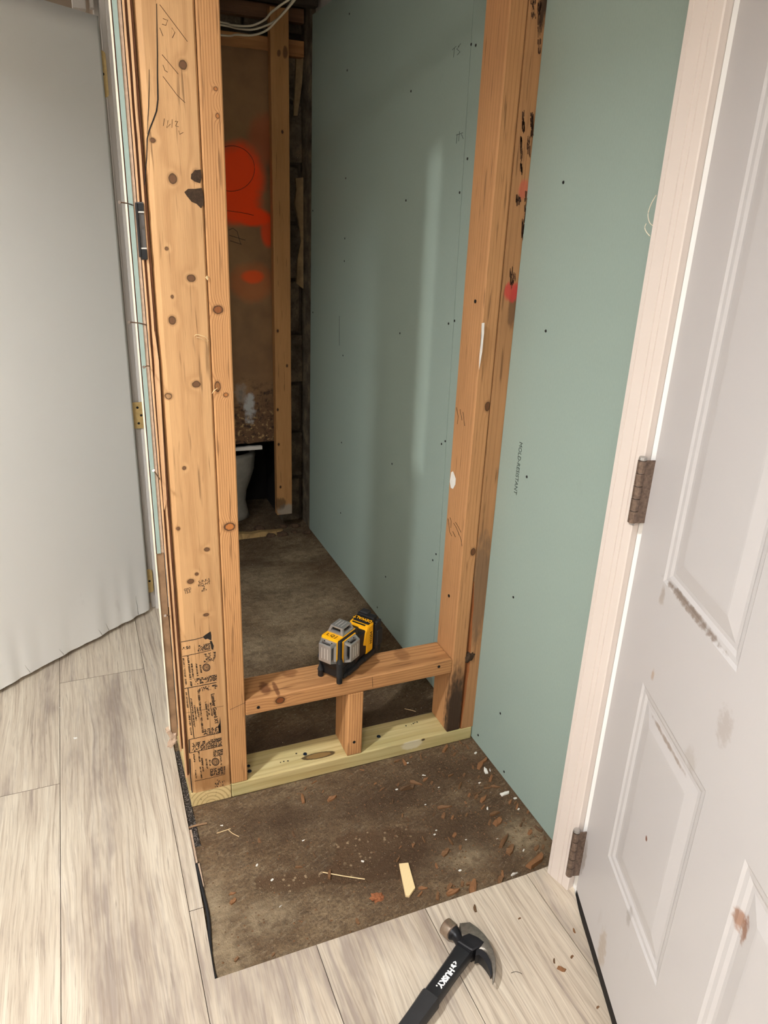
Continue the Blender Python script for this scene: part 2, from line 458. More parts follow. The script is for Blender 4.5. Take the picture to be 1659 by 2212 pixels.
def build_floor():
    x0, x1, y0, y1, st = -0.80, 0.10, -0.62, 1.56, 0.005
    nx = int(round((x1-x0)/st))+1; ny = int(round((y1-y0)/st))+1
    X, Y = np.meshgrid(np.linspace(x0, x1, nx), np.linspace(y0, y1, ny))
    wob = np.array([[mnoise.noise(Vector((a*22, b*22, 0.0))) for a in X[0]] for b in Y[:, 0]])
    fine = np.array([[mnoise.noise(Vector((a*75, b*75, 4.0))) for a in X[0]] for b in Y[:, 0]])
    def fl(pts): return [tuple(on_z(u, v, 0)[:2]) for u, v in pts]
    er1 = fl([(545, 1905), (560, 1893), (610, 1888), (700, 1880), (725, 1862), (728, 1838), (715, 1815), (745, 1800), (800, 1793), (860, 1786),
              (915, 1795), (925, 1830), (905, 1862), (880, 1890), (810, 1903), (745, 1908), (690, 1908), (640, 1925), (590, 1928), (555, 1918)])
    Xw, Yw = X+wob*0.014, Y+fine*0.008
    er = poly_inside(Xw, Yw, er1).astype(float)
    def blob(u, v, rx, ry, z=0):
        p = on_z(u, v, 0)
        return np.exp(-(((Xw-p[0])/rx)**2+((Yw-p[1])/ry)**2)*1.2)
    dark_patch = np.zeros_like(X)
    for a in ((1000, 1790, .14, .09), (900, 1850, .16, .06), (620, 1770, .12, .05), (830, 1730, .2, .05), (820, 1545, .18, .09), (1000, 1660, .16, .06), (560, 1215, .1, .05), (620, 1600, .2, .05)):  # darker brown patches in the slab colour
        dark_patch = np.maximum(dark_patch, blob(*a))
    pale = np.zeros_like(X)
    for a in ((1130, 1800, .05, .05), (1010, 1850, .05, .03), (575, 1980, .06, .04), (480, 2060, .05, .06), (600, 1260, .12, .10), (690, 1300, .1, .08), (620, 1330, .14, .1), (640, 1200, .12, .06), (470, 1960, .03, .08), (1070, 1930, .08, .02)):  # the blobs inside the recess are painted light
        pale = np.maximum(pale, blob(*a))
    for a in ((570, 1250, .16, .12), (650, 1380, .12, .08), (560, 1400, .12, .10), (640, 1300, .2, .16)):  # brighten the painted light patch on the recess floor
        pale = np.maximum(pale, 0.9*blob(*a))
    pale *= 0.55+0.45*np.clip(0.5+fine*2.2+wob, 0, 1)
    Z = fine*0.0007+wob*0.0006-0.0012-er*(0.0022+0.0012*fine)
    verts = np.stack([X, Y, Z], -1).reshape(-1, 3)
    idx = np.arange(nx*ny).reshape(ny, nx)
    faces = np.stack([idx[:-1, :-1], idx[:-1, 1:], idx[1:, 1:], idx[1:, :-1]], -1).reshape(-1, 4)
    # outer apron of the slab
    base = len(verts)
    bx0, bx1, by0, by1 = -2.3, 2.3, -3.2, 2.3
    ap = [(bx0, by0), (bx1, by0), (bx1, by1), (bx0, by1), (x0, y0), (x1, y0), (x1, y1), (x0, y1)]
    verts = np.concatenate([verts, np.array([(a, b, -0.0015) for a, b in ap])])
    fl2 = [(0, 1, 5, 4), (1, 2, 6, 5), (2, 3, 7, 6), (3, 0, 4, 7)]
    faces = faces.tolist()+[[base+i for i in q] for q in fl2]
    me = bpy.data.meshes.new('floor')
    me.from_pydata(verts.tolist(), [], faces)
    for nm, arr in (('erode', er), ('dark_patch', dark_patch), ('pale', pale)):
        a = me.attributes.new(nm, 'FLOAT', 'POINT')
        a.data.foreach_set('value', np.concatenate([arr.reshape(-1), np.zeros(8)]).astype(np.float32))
    for p in me.polygons: p.use_smooth = True
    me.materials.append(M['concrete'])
    o = bpy.data.objects.new('floor', me); col.objects.link(o)
    return tag(o, 'brown stained bare concrete slab littered with wood debris', kind='structure')
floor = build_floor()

# ------------------------------------------------------------------ plank floor of the hall
VZ = 0.008
plank_floor = tag(empty('floor_planks'), 'limed oak look vinyl plank flooring of the hall', kind='structure')
def plank(poly, curl=None):
    cx = sum(p[0] for p in poly)/len(poly); cy = sum(p[1] for p in poly)/len(poly)
    bm = bmesh.new()
    g = 0.0006
    q = []
    for (a, b) in poly:
        q.append((a-cx-math.copysign(g, a-cx), b-cy-math.copysign(g, b-cy)))
    lo, hi = prism(bm, q, 0.0, 0.005)
    for f in bm.faces:
        if abs(f.normal.z) < 0.5: f.material_index = 1
    o = link_mesh('plank', bm, None, plank_floor, mats=[M['vinyl'], M['vinyl_edge']])
    o.location = (cx, cy, VZ-0.005)
    return o
YF = -0.425
def rect(a, b, c, d): return [(a, c), (b, c), (b, d), (a, d)]
for (a, b, c, d) in ((-1.21, -0.985, -2.0, 0.168), (-1.21, -0.985, 0.168, 1.9), (-0.985, -0.76, -1.3, 0.584), (-0.985, -0.76, 0.584, 1.9),
                     (-1.435, -1.21, -1.2, 0.9), (-1.435, -1.21, 0.9, 1.9), (-1.435, -1.21, -3.1, -1.2), (-1.21, -0.985, -3.1, -2.0), (-0.985, -0.76, -3.1, -1.3),
                     (-0.555, -0.335, -1.35, YF), (-0.335, -0.105, -1.0, YF), (-0.555, -0.335, -3.1, -1.35), (-0.335, -0.105, -3.1, -1.0),
                     (-1.66, -1.435, -3.1, -0.4), (-1.66, -1.435, -0.4, 1.9), (-1.885, -1.66, -3.1, -0.2), (-1.885, -1.66, -0.2, 1.9), (-2.11, -1.885, -3.1, 1.9)):
    plank(rect(a, b, c, d))
plank([(-0.76, -0.275), (-0.7345, -0.275), (-0.726, 0.20), (-0.726, 0.27), (-0.66, 0.27), (-0.66, 1.9), (-0.76, 1.9)])
plank([(-0.76, -1.6), (-0.555, -1.6), (-0.555, YF), (-0.7395, YF), (-0.7345, -0.275), (-0.76, -0.275)])
plank(rect(-0.76, -0.555, -3.1, -1.6))
# plank beside the white door: its corner curls up against the casing
def curled_plank():
    bm = bmesh.new()
    nx, ny = 14, 30
    xs = [-0.104+0.094*i/nx for i in range(nx+1)]
    ys = [YF-(1.15)*(j/ny)**1.6 for j in range(ny+1)]
    top = []
    for j, y in enumerate(ys):
        row = []
        for i, x in enumerate(xs):
            t = max(0.0, (x+0.104)/0.094)
            k = math.exp(-((y+0.49)/0.045)**2)*t**1.5
            xe = x
            # the right edge runs under the door: cut back along it
            lim = -0.045-(abs(y)-0.50)*0.36 if y < -0.50 else -0.040
            lim = max(lim, -0.104+0.002)
            xe = -0.104+(lim+0.104)*t
            row.append((xe, y, VZ+0.022*k))
        top.append(row)
    vt = [[bm.verts.new(p) for p in r] for r in top]
    vb = [[bm.verts.new((p[0], p[1], p[2]-0.005)) for p in r] for r in top]
    for j in range(ny):
        for i in range(nx):
            bm.faces.new((vt[j][i], vt[j+1][i], vt[j+1][i+1], vt[j][i+1]))
            bm.faces.new((vb[j][i], vb[j][i+1], vb[j+1][i+1], vb[j+1][i]))
    for i in range(nx):
        bm.faces.new((vt[0][i], vt[0][i+1], vb[0][i+1], vb[0][i])); bm.faces.new((vt[ny][i+1], vt[ny][i], vb[ny][i], vb[ny][i+1]))
    for j in range(ny):
        bm.faces.new((vt[j+1][0], vt[j][0], vb[j][0], vb[j+1][0])); bm.faces.new((vt[j][nx], vt[j+1][nx], vb[j+1][nx], vb[j][nx]))
    bmesh.ops.recalc_face_normals(bm, faces=bm.faces)
    return link_mesh('plank', bm, M['vinyl'], plank_floor, smooth=False)
tag(curled_plank(), 'plank with a curled lifted corner against the door casing')
# ------------------------------------------------------------------ HALL SHELL and neighbouring rooms
def shell(name, boxes, mat, label=None, parent=None):
    bm = bmesh.new()
    for b in boxes: box(bm, *b)
    o = link_mesh(name, bm, mat, parent)
    if parent is None: tag(o, label, kind='structure')
    return o
HX0, HY0, CZ = -2.2, -3.2, 2.05
BY = 1.56                              # face of the block wall
WY = 0.36-(2.2/SUN_SLOPE)              # slot added in the left wall to shape the sun band
wy0, wy1 = WY-0.075, WY+0.075
shell('wall_left', [(HX0-0.1, HX0, HY0, wy0, 0, CZ), (HX0-0.1, HX0, wy1, 2.3, 0, CZ), (HX0-0.1, HX0, wy0, wy1, 1.40, CZ),
                    (HX0-0.1, HX0, wy0, wy1, 0.205, 0.60), (HX0-0.1, HX0, wy0, wy1, 0, 0.05)], M['white_wall'], 'white painted wall of the hall with an added sun slot')
shell('wall_near', [(HX0-0.1, 2.3, HY0-0.1, HY0, 0, CZ)], M['white_wall'], 'white painted wall behind the photographer')
shell('ceiling', [(HX0-0.1, -0.60, HY0-0.1, 0.0, CZ, CZ+0.1), (-0.60, 2.3, HY0-0.1, 0.0, CZ, CZ+0.1), (HX0-0.1, -0.66, 0.0, 2.3, CZ, CZ+0.1)], M['white_wall'], 'white ceiling of the hall')
# end wall with the doorway of the white slab door
END_Y = 0.955
shell('wall_end', [(HX0, -1.42, END_Y, END_Y+0.10, 0, CZ), (-0.672, -0.60, END_Y, END_Y+0.10, 0, CZ), (-1.42, -0.672, END_Y, END_Y+0.10, 1.93, CZ)], M['white_wall'], 'painted end wall around the slab door')
shell('wall_far', [(HX0, 0.2, 2.2, 2.3, 0, CZ), (-0.66, -0.605, END_Y+0.10, 2.2, 0, CZ)], M['beige_wall'], 'beige wall of the room beyond the slab door')
# wall on the right with the door opening (room with daylight behind)
shell('wall_right_hall', [(-0.045, 0.06, -1.29, HY0, 0, CZ), (-0.045, 0.06, -1.29, -0.515, 1.96, CZ), (0.0135, 0.06, -0.497, 1.43, 0, CZ), (-0.045, 0.0135, -0.497, -0.448, 0, CZ)], M['white_wall'], 'wall carrying the panelled door and green boards')
shell('wall_room', [(2.2, 2.3, HY0, 1.6, 0, CZ), (0.06, 2.2, 1.4, 1.5, 0, CZ)], M['white_wall'], 'white walls of the daylit room behind the panelled door')

# ------------------------------------------------------------------ GREEN WALL: moisture-resistant drywall sheets
wall_right = tag(empty('wall_right'), 'wall of green moisture resistant drywall sheets', kind='structure')
JT, JB = 0.282, 0.243           # joint between the sheets, top and bottom
ZT = 1.865
def sheet(poly):
    bm = bmesh.new()
    prism(bm, poly, 0.0, 0.0127, lambda a, b, c: (c, a, b))
    o = link_mesh('drywall_sheet', bm, M['green'], wall_right)
    return o
JZ = JT+(JT-JB)/1.5*(ZT-1.68)
sheet_back = sheet([(JB+0.0008, 0.004), (1.445, 0.004), (1.425, ZT), (JZ+0.0008, ZT)])
sheet_front = sheet([(-0.447, 0.004), (JB-0.0008, 0.004), (JZ-0.0008, ZT), (-0.447, ZT)])
sheet_back['label'] = 'green drywall sheet running back into the recess'
sheet_front['label'] = 'green drywall sheet printed mold resistant beside the door'
scr_bm = bmesh.new()
bmesh.ops.create_cone(scr_bm, cap_ends=True, segments=10, radius1=0.0034, radius2=0.0024, depth=0.0016, matrix=Matrix.Rotation(-math.pi/2, 4, 'Y'))
scr_me = bpy.data.meshes.new('screw'); scr_bm.to_mesh(scr_me); scr_bm.free(); scr_me.materials.append(M['screw'])
for (u, v) in ((1018, 96), (888, 197), (750, 152), (747, 385), (993, 416), (877, 433), (745, 515), (744, 564), (969, 699), (864, 720), (741, 768), (954, 959), (847, 1002),
               (738, 956), (736, 1108), (935, 1210), (833, 1246), (815, 1312), (755, 30), (676, 455), (676, 675)):
    p = on_x(u, v, 0)
    o = bpy.data.objects.new('screw', scr_me); col.objects.link(o); o.parent = sheet_back; o.location = (-0.0003, p[1], p[2])
for (u, v) in ((1028, 98), (1010, 343), (982, 693), (962, 953), (942, 1197), (1217, 394), (1179, 715), (1138, 1030), (1109, 1290), (1081, 1541), (1033, 1588), (1089, 1667)):
    p = on_x(u, v, 0)
    o = bpy.data.objects.new('screw', scr_me); col.objects.link(o); o.parent = sheet_front; o.location = (-0.0003, p[1], p[2])
pm = on_x(1119, 1012, 0)
text_mesh('printed_words', 'MOLD-RESISTANT', 0.0165, M['grey_print'], sheet_front, basis((-0.0003, pm[1], pm[2]), (0, 0.0, -1), (0, -1, 0)), xscale=0.88)
# fine edge lettering on the far sheet and pencil notes
def on_green(u, v): p = on_x(u, v, 0); return (-0.0004, p[1], p[2])
bm = bmesh.new()
for k in range(26):
    a = on_green(733, 683+k*2.45); b = on_green(733, 684.6+k*2.45)
    box(bm, -0.0004, 0.0, a[1]-0.0018, a[1]+0.0018, b[2], a[2])
link_mesh('edge_lettering', bm, M['grey_print'], sheet_back)
def scrawl(strokes, rad, mat, parent, name='pencil_note'):
    bm = bmesh.new()
    for s in strokes: tube(bm, s, rad, 4)
    return link_mesh(name, bm, mat, parent)
scrawl([[on_green(*p) for p in s] for s in (((977, 108), (986, 100)), ((982, 104), (980, 124)), ((992, 100), (987, 106), (994, 112), (988, 119)), ((990, 101), (996, 94)))], 0.0005, M['grey_print'], sheet_back)
scrawl([[on_green(*p) for p in s] for s in (((988, 290), (986, 310)), ((993, 284), (991, 305)), ((986, 292), (1000, 287)), ((997, 290), (1001, 300)))], 0.0005, M['grey_print'], sheet_back)

# ------------------------------------------------------------------ CEILING OF THE RECESS: joists and boards
ceil_r = tag(empty('ceiling_recess'), 'dark open joists and boards above the recess', kind='structure')
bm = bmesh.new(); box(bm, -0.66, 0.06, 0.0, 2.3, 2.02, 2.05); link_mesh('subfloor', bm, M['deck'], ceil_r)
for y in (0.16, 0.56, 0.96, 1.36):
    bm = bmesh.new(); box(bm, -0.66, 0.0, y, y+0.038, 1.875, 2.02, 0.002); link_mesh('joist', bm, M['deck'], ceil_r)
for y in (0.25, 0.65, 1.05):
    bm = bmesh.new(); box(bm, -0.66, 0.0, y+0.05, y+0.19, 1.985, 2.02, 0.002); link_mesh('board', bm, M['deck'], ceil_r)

# ------------------------------------------------------------------ BACK WALL
wall_back = tag(empty('wall_back'), 'old block foundation wall behind the framing', kind='structure')
BY = 1.56
bm = bmesh.new(); box(bm, -0.604, 0.06, BY+0.02, BY+0.12, 0.41, 2.05); box(bm, -0.085, 0.06, BY+0.02, BY+0.12, 0, 0.41); link_mesh('mortar_bed', bm, M['mortar'], wall_back)
bm = bmesh.new(); box(bm, 0.004, 0.06, 1.447, BY+0.02, 0, 2.05); link_mesh('mortar_return', bm, M['block'], wall_back)
zb = 0.0; row = 0
while zb < 2.0:
    h = 0.193
    xs = (-0.40+(0.2 if row % 2 else 0.0))
    k = -1
    while xs+0.4*k < 0.05:
        a = xs+0.4*k; b = a+0.39
        a2, b2 = max(a, -0.64 if zb > 0.38 else -0.088), min(b, 0.003)
        if b2-a2 > 0.03:
            bm = bmesh.new(); box(bm, a2, b2, BY-rng.uniform(0, 0.008), BY+0.03, zb+0.004, min(zb+h, 2.03), 0.005)
            for vtx in bm.verts: vtx.co += Vector((rng.uniform(-1, 1), rng.uniform(-1, 1), rng.uniform(-1, 1)))*0.0012
            link_mesh('block', bm, M['block'], wall_back)
        k += 1
    zb += h+0.01; row += 1
shell('wall_shade_box', [(-0.604, 0.06, 1.86, 1.90, 0, 0.7), (-0.604, -0.085, BY+0.12, 1.86, 0.41, 0.45), (-0.085, -0.045, BY+0.12, 1.86, 0, 0.45)], M['black_void'], 'added black box that darkens the hole under the panel')  # black boxing added to stand in for the shade in the hole
# remains of tan plaster on the blocks
def by(u, v, y=BY-0.01): p = on_y(u, v, y); return (p[0], p[2])
for poly in ([(638, 385), (680, 380), (682, 480), (676, 620), (655, 624), (640, 612), (642, 560), (650, 520), (645, 480), (636, 440), (640, 410)],
             [(640, 120), (655, 122), (652, 180), (642, 250), (634, 250)]):
    bm = bmesh.new(); pp = [by(*q) for q in poly]
    prism(bm, pp, BY-0.014, BY+0.004, lambda a, b, c: (a, c, b))
    link_mesh('plaster_patch', bm, M['plaster'], wall_back)

# plywood panel with orange spray paint
PY = 1.500
def plywood_mat():
    g = G('painted_brown_panel'); P = g.coord(); s = g.sep(P)
    n = g.noise(P, 7, 4)
    base = g.mix(g.rng(n, 0.3, 0.7), rgb(146, 112, 76), rgb(122, 92, 64))
    def blob(u, v, ru, rv, c, amt, base, nz=0.7, hard=0.35, sc=16):
        p = on_y(u, v, PY); a = on_y(u+ru, v, PY); b = on_y(u, v-rv, PY)
        dx = g.math('DIVIDE', g.sub(s[0], p[0]), abs(a[0]-p[0])); dz = g.math('DIVIDE', g.sub(s[2], p[2]), abs(b[2]-p[2]))
        e = g.add(g.add(g.mul(dx, dx), g.mul(dz, dz)), g.mul(g.sub(g.noise(P, sc, 4), 0.5), nz))
        return g.mix(g.rng(e, 1.3, hard, 0, amt, True), base, c)
    OR = rgb(255, 74, 8)
    base = blob(575, 300, 40, 60, rgb(190, 90, 50), 0.45, base)
    base = blob(512, 380, 62, 76, OR, 0.96, base)
    base = blob(505, 440, 66, 50, OR, 0.96, base)
    base = blob(548, 468, 40, 22, OR, 0.98, base)
    base = blob(580, 500, 18, 36, OR, 0.7, base)
    base = blob(546, 598, 26, 16, OR, 0.85, base)
    base = blob(545, 610, 50, 46, rgb(196, 96, 40), 0.4, base)
    # damp and mouldy lower end
    zz = g.add(s[2], g.mul(g.sub(g.noise(P, 22, 5), 0.5), 0.22))
    base = g.mix(g.rng(zz, 0.62, 0.50, 0, 0.85, True), base, rgb(96, 70, 50))
    mo = g.noise(P, 40, 5, 0.65)
    base = g.mix(g.mul(g.rng(mo, 0.5, 0.62), g.rng(zz, 0.66, 0.56)), base, rgb(54, 40, 32))
    base = g.mix(g.mul(g.rng(g.noise(P, 60, 4), 0.55, 0.66), g.rng(zz, 0.56, 0.46)), base, rgb(176, 144, 96))
    base = blob(540, 880, 13, 34, rgb(178, 178, 176), 0.85, base, 3.0, 0.2, 45)
    base = blob(522, 850, 14, 26, rgb(150, 140, 128), 0.5, base, 3.0, 0.2, 45)
    g.bump(g.add(mo, n), 0.2, 0.003)
    return g.done(base, 0.7, 0, 0.3)
bm = bmesh.new()
zlo = on_y(560, 955, PY)[2]; zhi = on_y(560, 108, PY)[2]
xe0, xe1 = -0.58, -0.118
n = 24
poly = [(xe0, zhi), (xe0, zlo)]+[(xe0+(xe1-xe0)*k/n, zlo+0.008*mnoise.noise(Vector((k*1.7, 0, 0)))) for k in range(1, n)]+[(xe1, zlo), (xe1, zhi)]
prism(bm, poly, PY, PY+0.010, lambda a, b, c: (a, c, b))
panel = tag(link_mesh('plywood_panel', bm, plywood_mat()), 'brown panel with orange spray paint and a mouldy lower edge', 'panel')
def on_panel(u, v, e=0.0008): p = on_y(u, v, PY); return (p[0], PY-e, p[2])
cir = []
for k in range(25):
    t = -math.pi*0.62+k/24*math.pi*1.24
    cir.append(on_panel(500+50*math.cos(t), 364+49*math.sin(t)))
scrawl([cir], 0.0008, M['print'], panel, 'marker_circle')
scrawl([[on_panel(490, 455), on_panel(520, 459), on_panel(548, 465)]], 0.0007, M['print'], panel, 'marker_line')
scrawl([[on_panel(*p) for p in ((494, 497), (503, 493), (512, 500), (520, 528))], [on_panel(495, 508), on_panel(530, 519)], [on_panel(497, 520), on_panel(522, 528)]], 0.0008, M['print'], panel, 'marker_letter')

def panel_trim():
    bm = bmesh.new(); p0 = on_panel(440, 960); p1 = on_panel(566, 966)
    t = [(p0[0], p0[2]), (p1[0], p1[2])]
    k = 10
    poly = [(t[0][0], p1[2]-0.006), (t[1][0], p1[2]-0.008)]+[(t[1][0]-(t[1][0]-t[0][0])*i/k, p1[2]+0.006+0.003*mnoise.noise(Vector((i*2.3, 3, 0)))) for i in range(k+1)]
    prism(bm, poly, PY-0.004, PY+0.012, lambda a, b, c: (a, c, b))
    return tag(link_mesh('trim_1', bm, M['white_wall']), 'broken white trim strip under the mouldy panel', kind='structure')
panel_trim()
# white tub or pipe curve seen in the dark hole
bm = bmesh.new()
pc = on_y(549, 1035, 1.70)
tube(bm, [(pc[0]-0.112, 1.70, z_) for z_ in (0.0, 0.02, 0.07, 0.12, 0.17, 0.22, 0.265, 0.285, 0.30, 0.30, 0.27, 0.21)], [0.085, 0.080, 0.070, 0.076, 0.094, 0.110, 0.114, 0.118, 0.114, 0.094, 0.088, 0.060], 32)
tag(link_mesh('toilet_bowl', bm, plain('dull_porcelain', rgb(170, 168, 160), 0.3, var=0.15, scale=40), smooth=True), 'dull white rounded basin seen in the dark hole under the panel', 'basin')

# lumber of the back framing -------------------------------------------------------------------
def board(name, w, d, length, mat, loc, rot=(0, 0, 0), bevel=0.003, parent=None, jitter=0.0):
    """local frame: width x, depth y, length z from 0"""
    bm = bmesh.new()
    box(bm, -w/2, w/2, -d/2, d/2, 0, length, bevel)
    if jitter:
        for vtx in bm.verts: vtx.co += Vector((rng.uniform(-1, 1), rng.uniform(-1, 1), 0))*jitter
    o = link_mesh(name, bm, mat, parent)
    o.location = loc; o.rotation_euler = rot
    return o
SY = 1.452
sx0, sx1 = on_y(596, 900, SY-0.019)[0], on_y(630, 900, SY-0.019)[0]
def back_stud():
    cx = (sx0+sx1)/2
    w = sx1-sx0
    zb_ = on_y(612, 1112, SY-0.019)[2]
    kn = []
    for (u, v) in ((600, 715), (602, 960), (620, 790), (606, 1052), (610, 285), (600, 885)):
        p = on_y(u, v, SY-0.019); kn.append((p[0]-cx, -0.019, p[2]-zb_, 0.004, 0.006, rgb(60, 34, 18)))
    m = wood('back_stud_wood', rgb(172, 126, 78), rgb(140, 94, 52), 0.0, 0.12, 90, knots=kn, contrast=0.3, seed=2.2,
             stains=((0.01, -0.019, 0.02, 0.05, 0.03, rgb(150, 140, 126), 0.9), (-0.02, -0.019, 0.05, 0.03, 0.03, rgb(70, 52, 34), 0.7), (-0.004, -0.019, 1.66, 0.007, 0.012, rgb(60, 36, 22), 0.7), (0.018, -0.019, 1.665, 0.009, 0.02, rgb(60, 36, 22), 0.7)))
    o = board('wall_stud', w, 0.038, 1.875-zb_, m, (cx, SY, zb_))
    return tag(o, 'upright stud against the back wall with a rotted foot', 'stud', 'wall studs')
back_stud()
def horiz(name, x0, x1, yc, z0, z1, d, mat, label, cat, group=None):
    o = board(name, z1-z0, d, x1-x0, mat, (x0, yc, (z0+z1)/2), (0, math.pi/2, 0), 0.002)
    return tag(o, label, cat, group)
zt0 = on_y(530, 108, 1.49)[2]; zt1 = on_y(530, 73, 1.49)[2]
horiz('blocking_board', -0.60, -0.005, 1.492+0.03, zt0+0.002, zt1+0.004, 0.036, M['lumber_plain'], 'horizontal blocking board across the top of the back framing', 'board')
zj0 = on_y(545, 25, 1.5)[2]
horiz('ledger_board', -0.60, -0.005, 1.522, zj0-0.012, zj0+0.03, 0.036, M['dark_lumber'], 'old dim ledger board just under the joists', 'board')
# rotten bottom plate pieces at the foot of the back wall
def rotten_plate():
    bm = bmesh.new()
    p0 = on_z(500, 1142, 0.0); p1 = on_z(590, 1122, 0.0)
    nseg = 9; rows = []
    a0, a1 = -0.52, p1[0]
    for k in range(nseg+1):
        t = k/nseg; x = a0+(a1-a0)*t
        h = 0.026*(1-0.35*t)+0.006*mnoise.noise(Vector((k*0.9, 1, 2))); dd = 0.022*(1-0.5*t*t)+0.004*mnoise.noise(Vector((k*1.3, 5, 2)))
        yc = 1.44
        rows.append([bm.verts.new((x, yc-dd, 0.0)), bm.verts.new((x, yc-dd*0.8, h)), bm.verts.new((x, yc+dd, h*0.9)), bm.verts.new((x, yc+dd, 0.0))])
    for r0, r1 in zip(rows, rows[1:]):
        for i in range(4): bm.faces.new((r0[i], r1[i], r1[(i+1) % 4], r0[(i+1) % 4]))
    bm.faces.new(rows[0]); bm.faces.new(rows[-1][::-1])
    bmesh.ops.recalc_face_normals(bm, faces=bm.faces)
    return tag(link_mesh('rotten_plate', bm, wood('rotten_wood', rgb(170, 140, 92), rgb(90, 66, 44), 0, 0.2, 80, seed=5.5, streak=0.9)), 'rotten splintered plate at the foot of the back wall', 'plate')
rotten_plate()
# clods of rotted wood and dirt heaped under the stud
def clod(loc, r, seed, mat):
    bm = bmesh.new()
    bmesh.ops.create_icosphere(bm, subdivisions=2, radius=r)
    for vtx in bm.verts:
        k = 1+0.45*mnoise.noise(vtx.co*(1.2/r)+Vector((seed, 0, 0)))
        vtx.co = Vector((vtx.co.x*k*1.2, vtx.co.y*k, max(vtx.co.z*k*0.62, -r*0.18)))
    o = link_mesh('dirt_clod', bm, mat)
    o.location = (loc[0], loc[1], r*0.17)
    return tag(o, 'dark clod of dirt heaped at the foot of the back stud', 'clod', 'dirt clods under the back stud')
M['dirt'] = plain('dark_dirt', rgb(82, 62, 46), 0.95, var=0.4, scale=50, bump=0.6)
ORD = ('largest', 'second largest', 'third largest', 'fourth largest', 'fifth largest', 'sixth largest', 'seventh largest', 'smallest')
for i in range(8):
    c_ = clod((-0.20+0.0255*((i*3) % 8), rng.uniform(1.40, 1.44) if i % 2 else rng.uniform(1.475, 1.51)), 0.021-0.0013*i, i*3.1, M['dirt'])
    c_['label'] = ORD[i]+' dark clod of dirt heaped at the foot of the back stud'

# cables under the joists
for i, ctrl in enumerate((((478, 48), (500, 54), (540, 56), (570, 44), (585, 28), (605, 12), (640, -16)),
                          ((478, 54), (515, 62), (550, 63), (590, 48), (612, 28), (640, -8), (660, -30)),
                          ((478, 76), (510, 75), (545, 76), (575, 66), (598, 44), (620, 20), (645, -12)))):
    bm = bmesh.new()
    pts = []
    for k, (u, v) in enumerate(ctrl):
        p = on_y(u, v, 1.36-0.055*k)
        pts.append(tuple(p))
    p0 = pts[0]; pts.insert(0, (p0[0]-0.22, p0[1]+0.03, p0[2]+0.01))
    pl = pts[-1]; pts.append((pl[0]+0.03, pl[1]-0.10, min(pl[2]+0.06, 2.01)))
    tube(bm, smooth_path(pts, 6), 0.0032, 8)
    lab = ('topmost thin pale cable sagging under the dark joists', 'middle thin pale cable sagging under the dark joists', 'lowest thin pale cable sagging under the dark joists')[i]
    tag(link_mesh('hanging_cable', bm, M['cable'], smooth=True), lab, 'cable', 'cables under the joists')

# ------------------------------------------------------------------ FRAMING OF THE FRONT (post, curb, jamb studs)
L = 0.6233
def face(u, v, e=0.0003): p = on_y(u, v, 0); return (p[0], -e, p[2])

# --- printed stud of the left post
AX0, AX1 = -L-0.090, -L-0.001
ACX = (AX0+AX1)/2
def kA(u, v, ru, rv, c=rgb(112, 78, 52)):
    p = on_y(u, v, 0); return (p[0]-ACX, -0.0445, p[2]-0.038, ru*0.00062, rv*0.00062, c)
kn = [kA(395, 140, 10, 11), kA(330, 303, 7, 6), kA(373, 386, 11, 13), kA(424, 380, 10, 14, rgb(70, 48, 30)), kA(360, 537, 5, 5), kA(413, 601, 12, 10), kA(372, 641, 4, 5),
      kA(372, 692, 10, 12), kA(424, 830, 12, 10), kA(364, 856, 10, 9, rgb(170, 130, 90)), kA(398, 1011, 6, 6), kA(385, 1142, 6, 6), kA(447, 1187, 9, 7), kA(425, 1240, 6, 6),
      kA(412, 1256, 11, 9, rgb(110, 74, 44)), kA(445, 1328, 9, 6)]
mA = wood('printed_stud_wood', rgb(200, 157, 110), rgb(152, 107, 65), 0.004, 0.062, 95, knots=kn, contrast=0.4, seed=0.7, streak=0.45,
          stains=((0.006, -0.0445, 0.03, 0.06, 0.035, rgb(140, 96, 52), 0.6),))
bm = bmesh.new()
w2 = 0.0445
prof = [(-w2+0.011, -0.0445), (w2-0.003, -0.0445), (w2, -0.0415), (w2, 0.0445), (-w2, 0.0445), (-w2, -0.030), (-w2+0.0035, -0.0395)]
prism(bm, prof, 0.0, 1.66-0.038)
studA = link_mesh('wall_stud', bm, mA); studA.location = (ACX, 0.0445, 0.038)
tag(studA, 'wide knotty post stud with black lumber stamp near its foot', 'stud', 'wall studs')
# dark bark patch, crack, pencil marks and stamps on its face
def blot(name, pts, mat, parent, th=0.0005, fn=face):
    bm = bmesh.new()
    pp = [fn(u, v, 0.0) for u, v in pts]
    lo = [bm.verts.new((p[0], p[1]-th, p[2])) for p in pp]
    bm.faces.new(lo)
    hi = [bm.verts.new((p[0], p[1]+0.001, p[2])) for p in pp]
    for i in range(len(pp)):
        bm.faces.new((lo[i], hi[i], hi[(i+1) % len(pp)], lo[(i+1) % len(pp)]))
    bmesh.ops.recalc_face_normals(bm, faces=bm.faces)
    o = link_mesh(name, bm, mat)
    return to_local(parent, o)
M['bark'] = plain('dark_bark', rgb(62, 45, 30), 0.9, var=0.45, scale=220, bump=0.6)
blot('bark_patch', [(398, 415), (406, 408), (420, 408), (436, 406), (439, 420), (440, 442), (434, 450), (424, 440), (414, 436), (404, 424)], M['bark'], studA)
blot('bark_patch', [(413, 376), (422, 368), (434, 366), (436, 384), (432, 396), (420, 392), (412, 386)], M['bark'], studA)
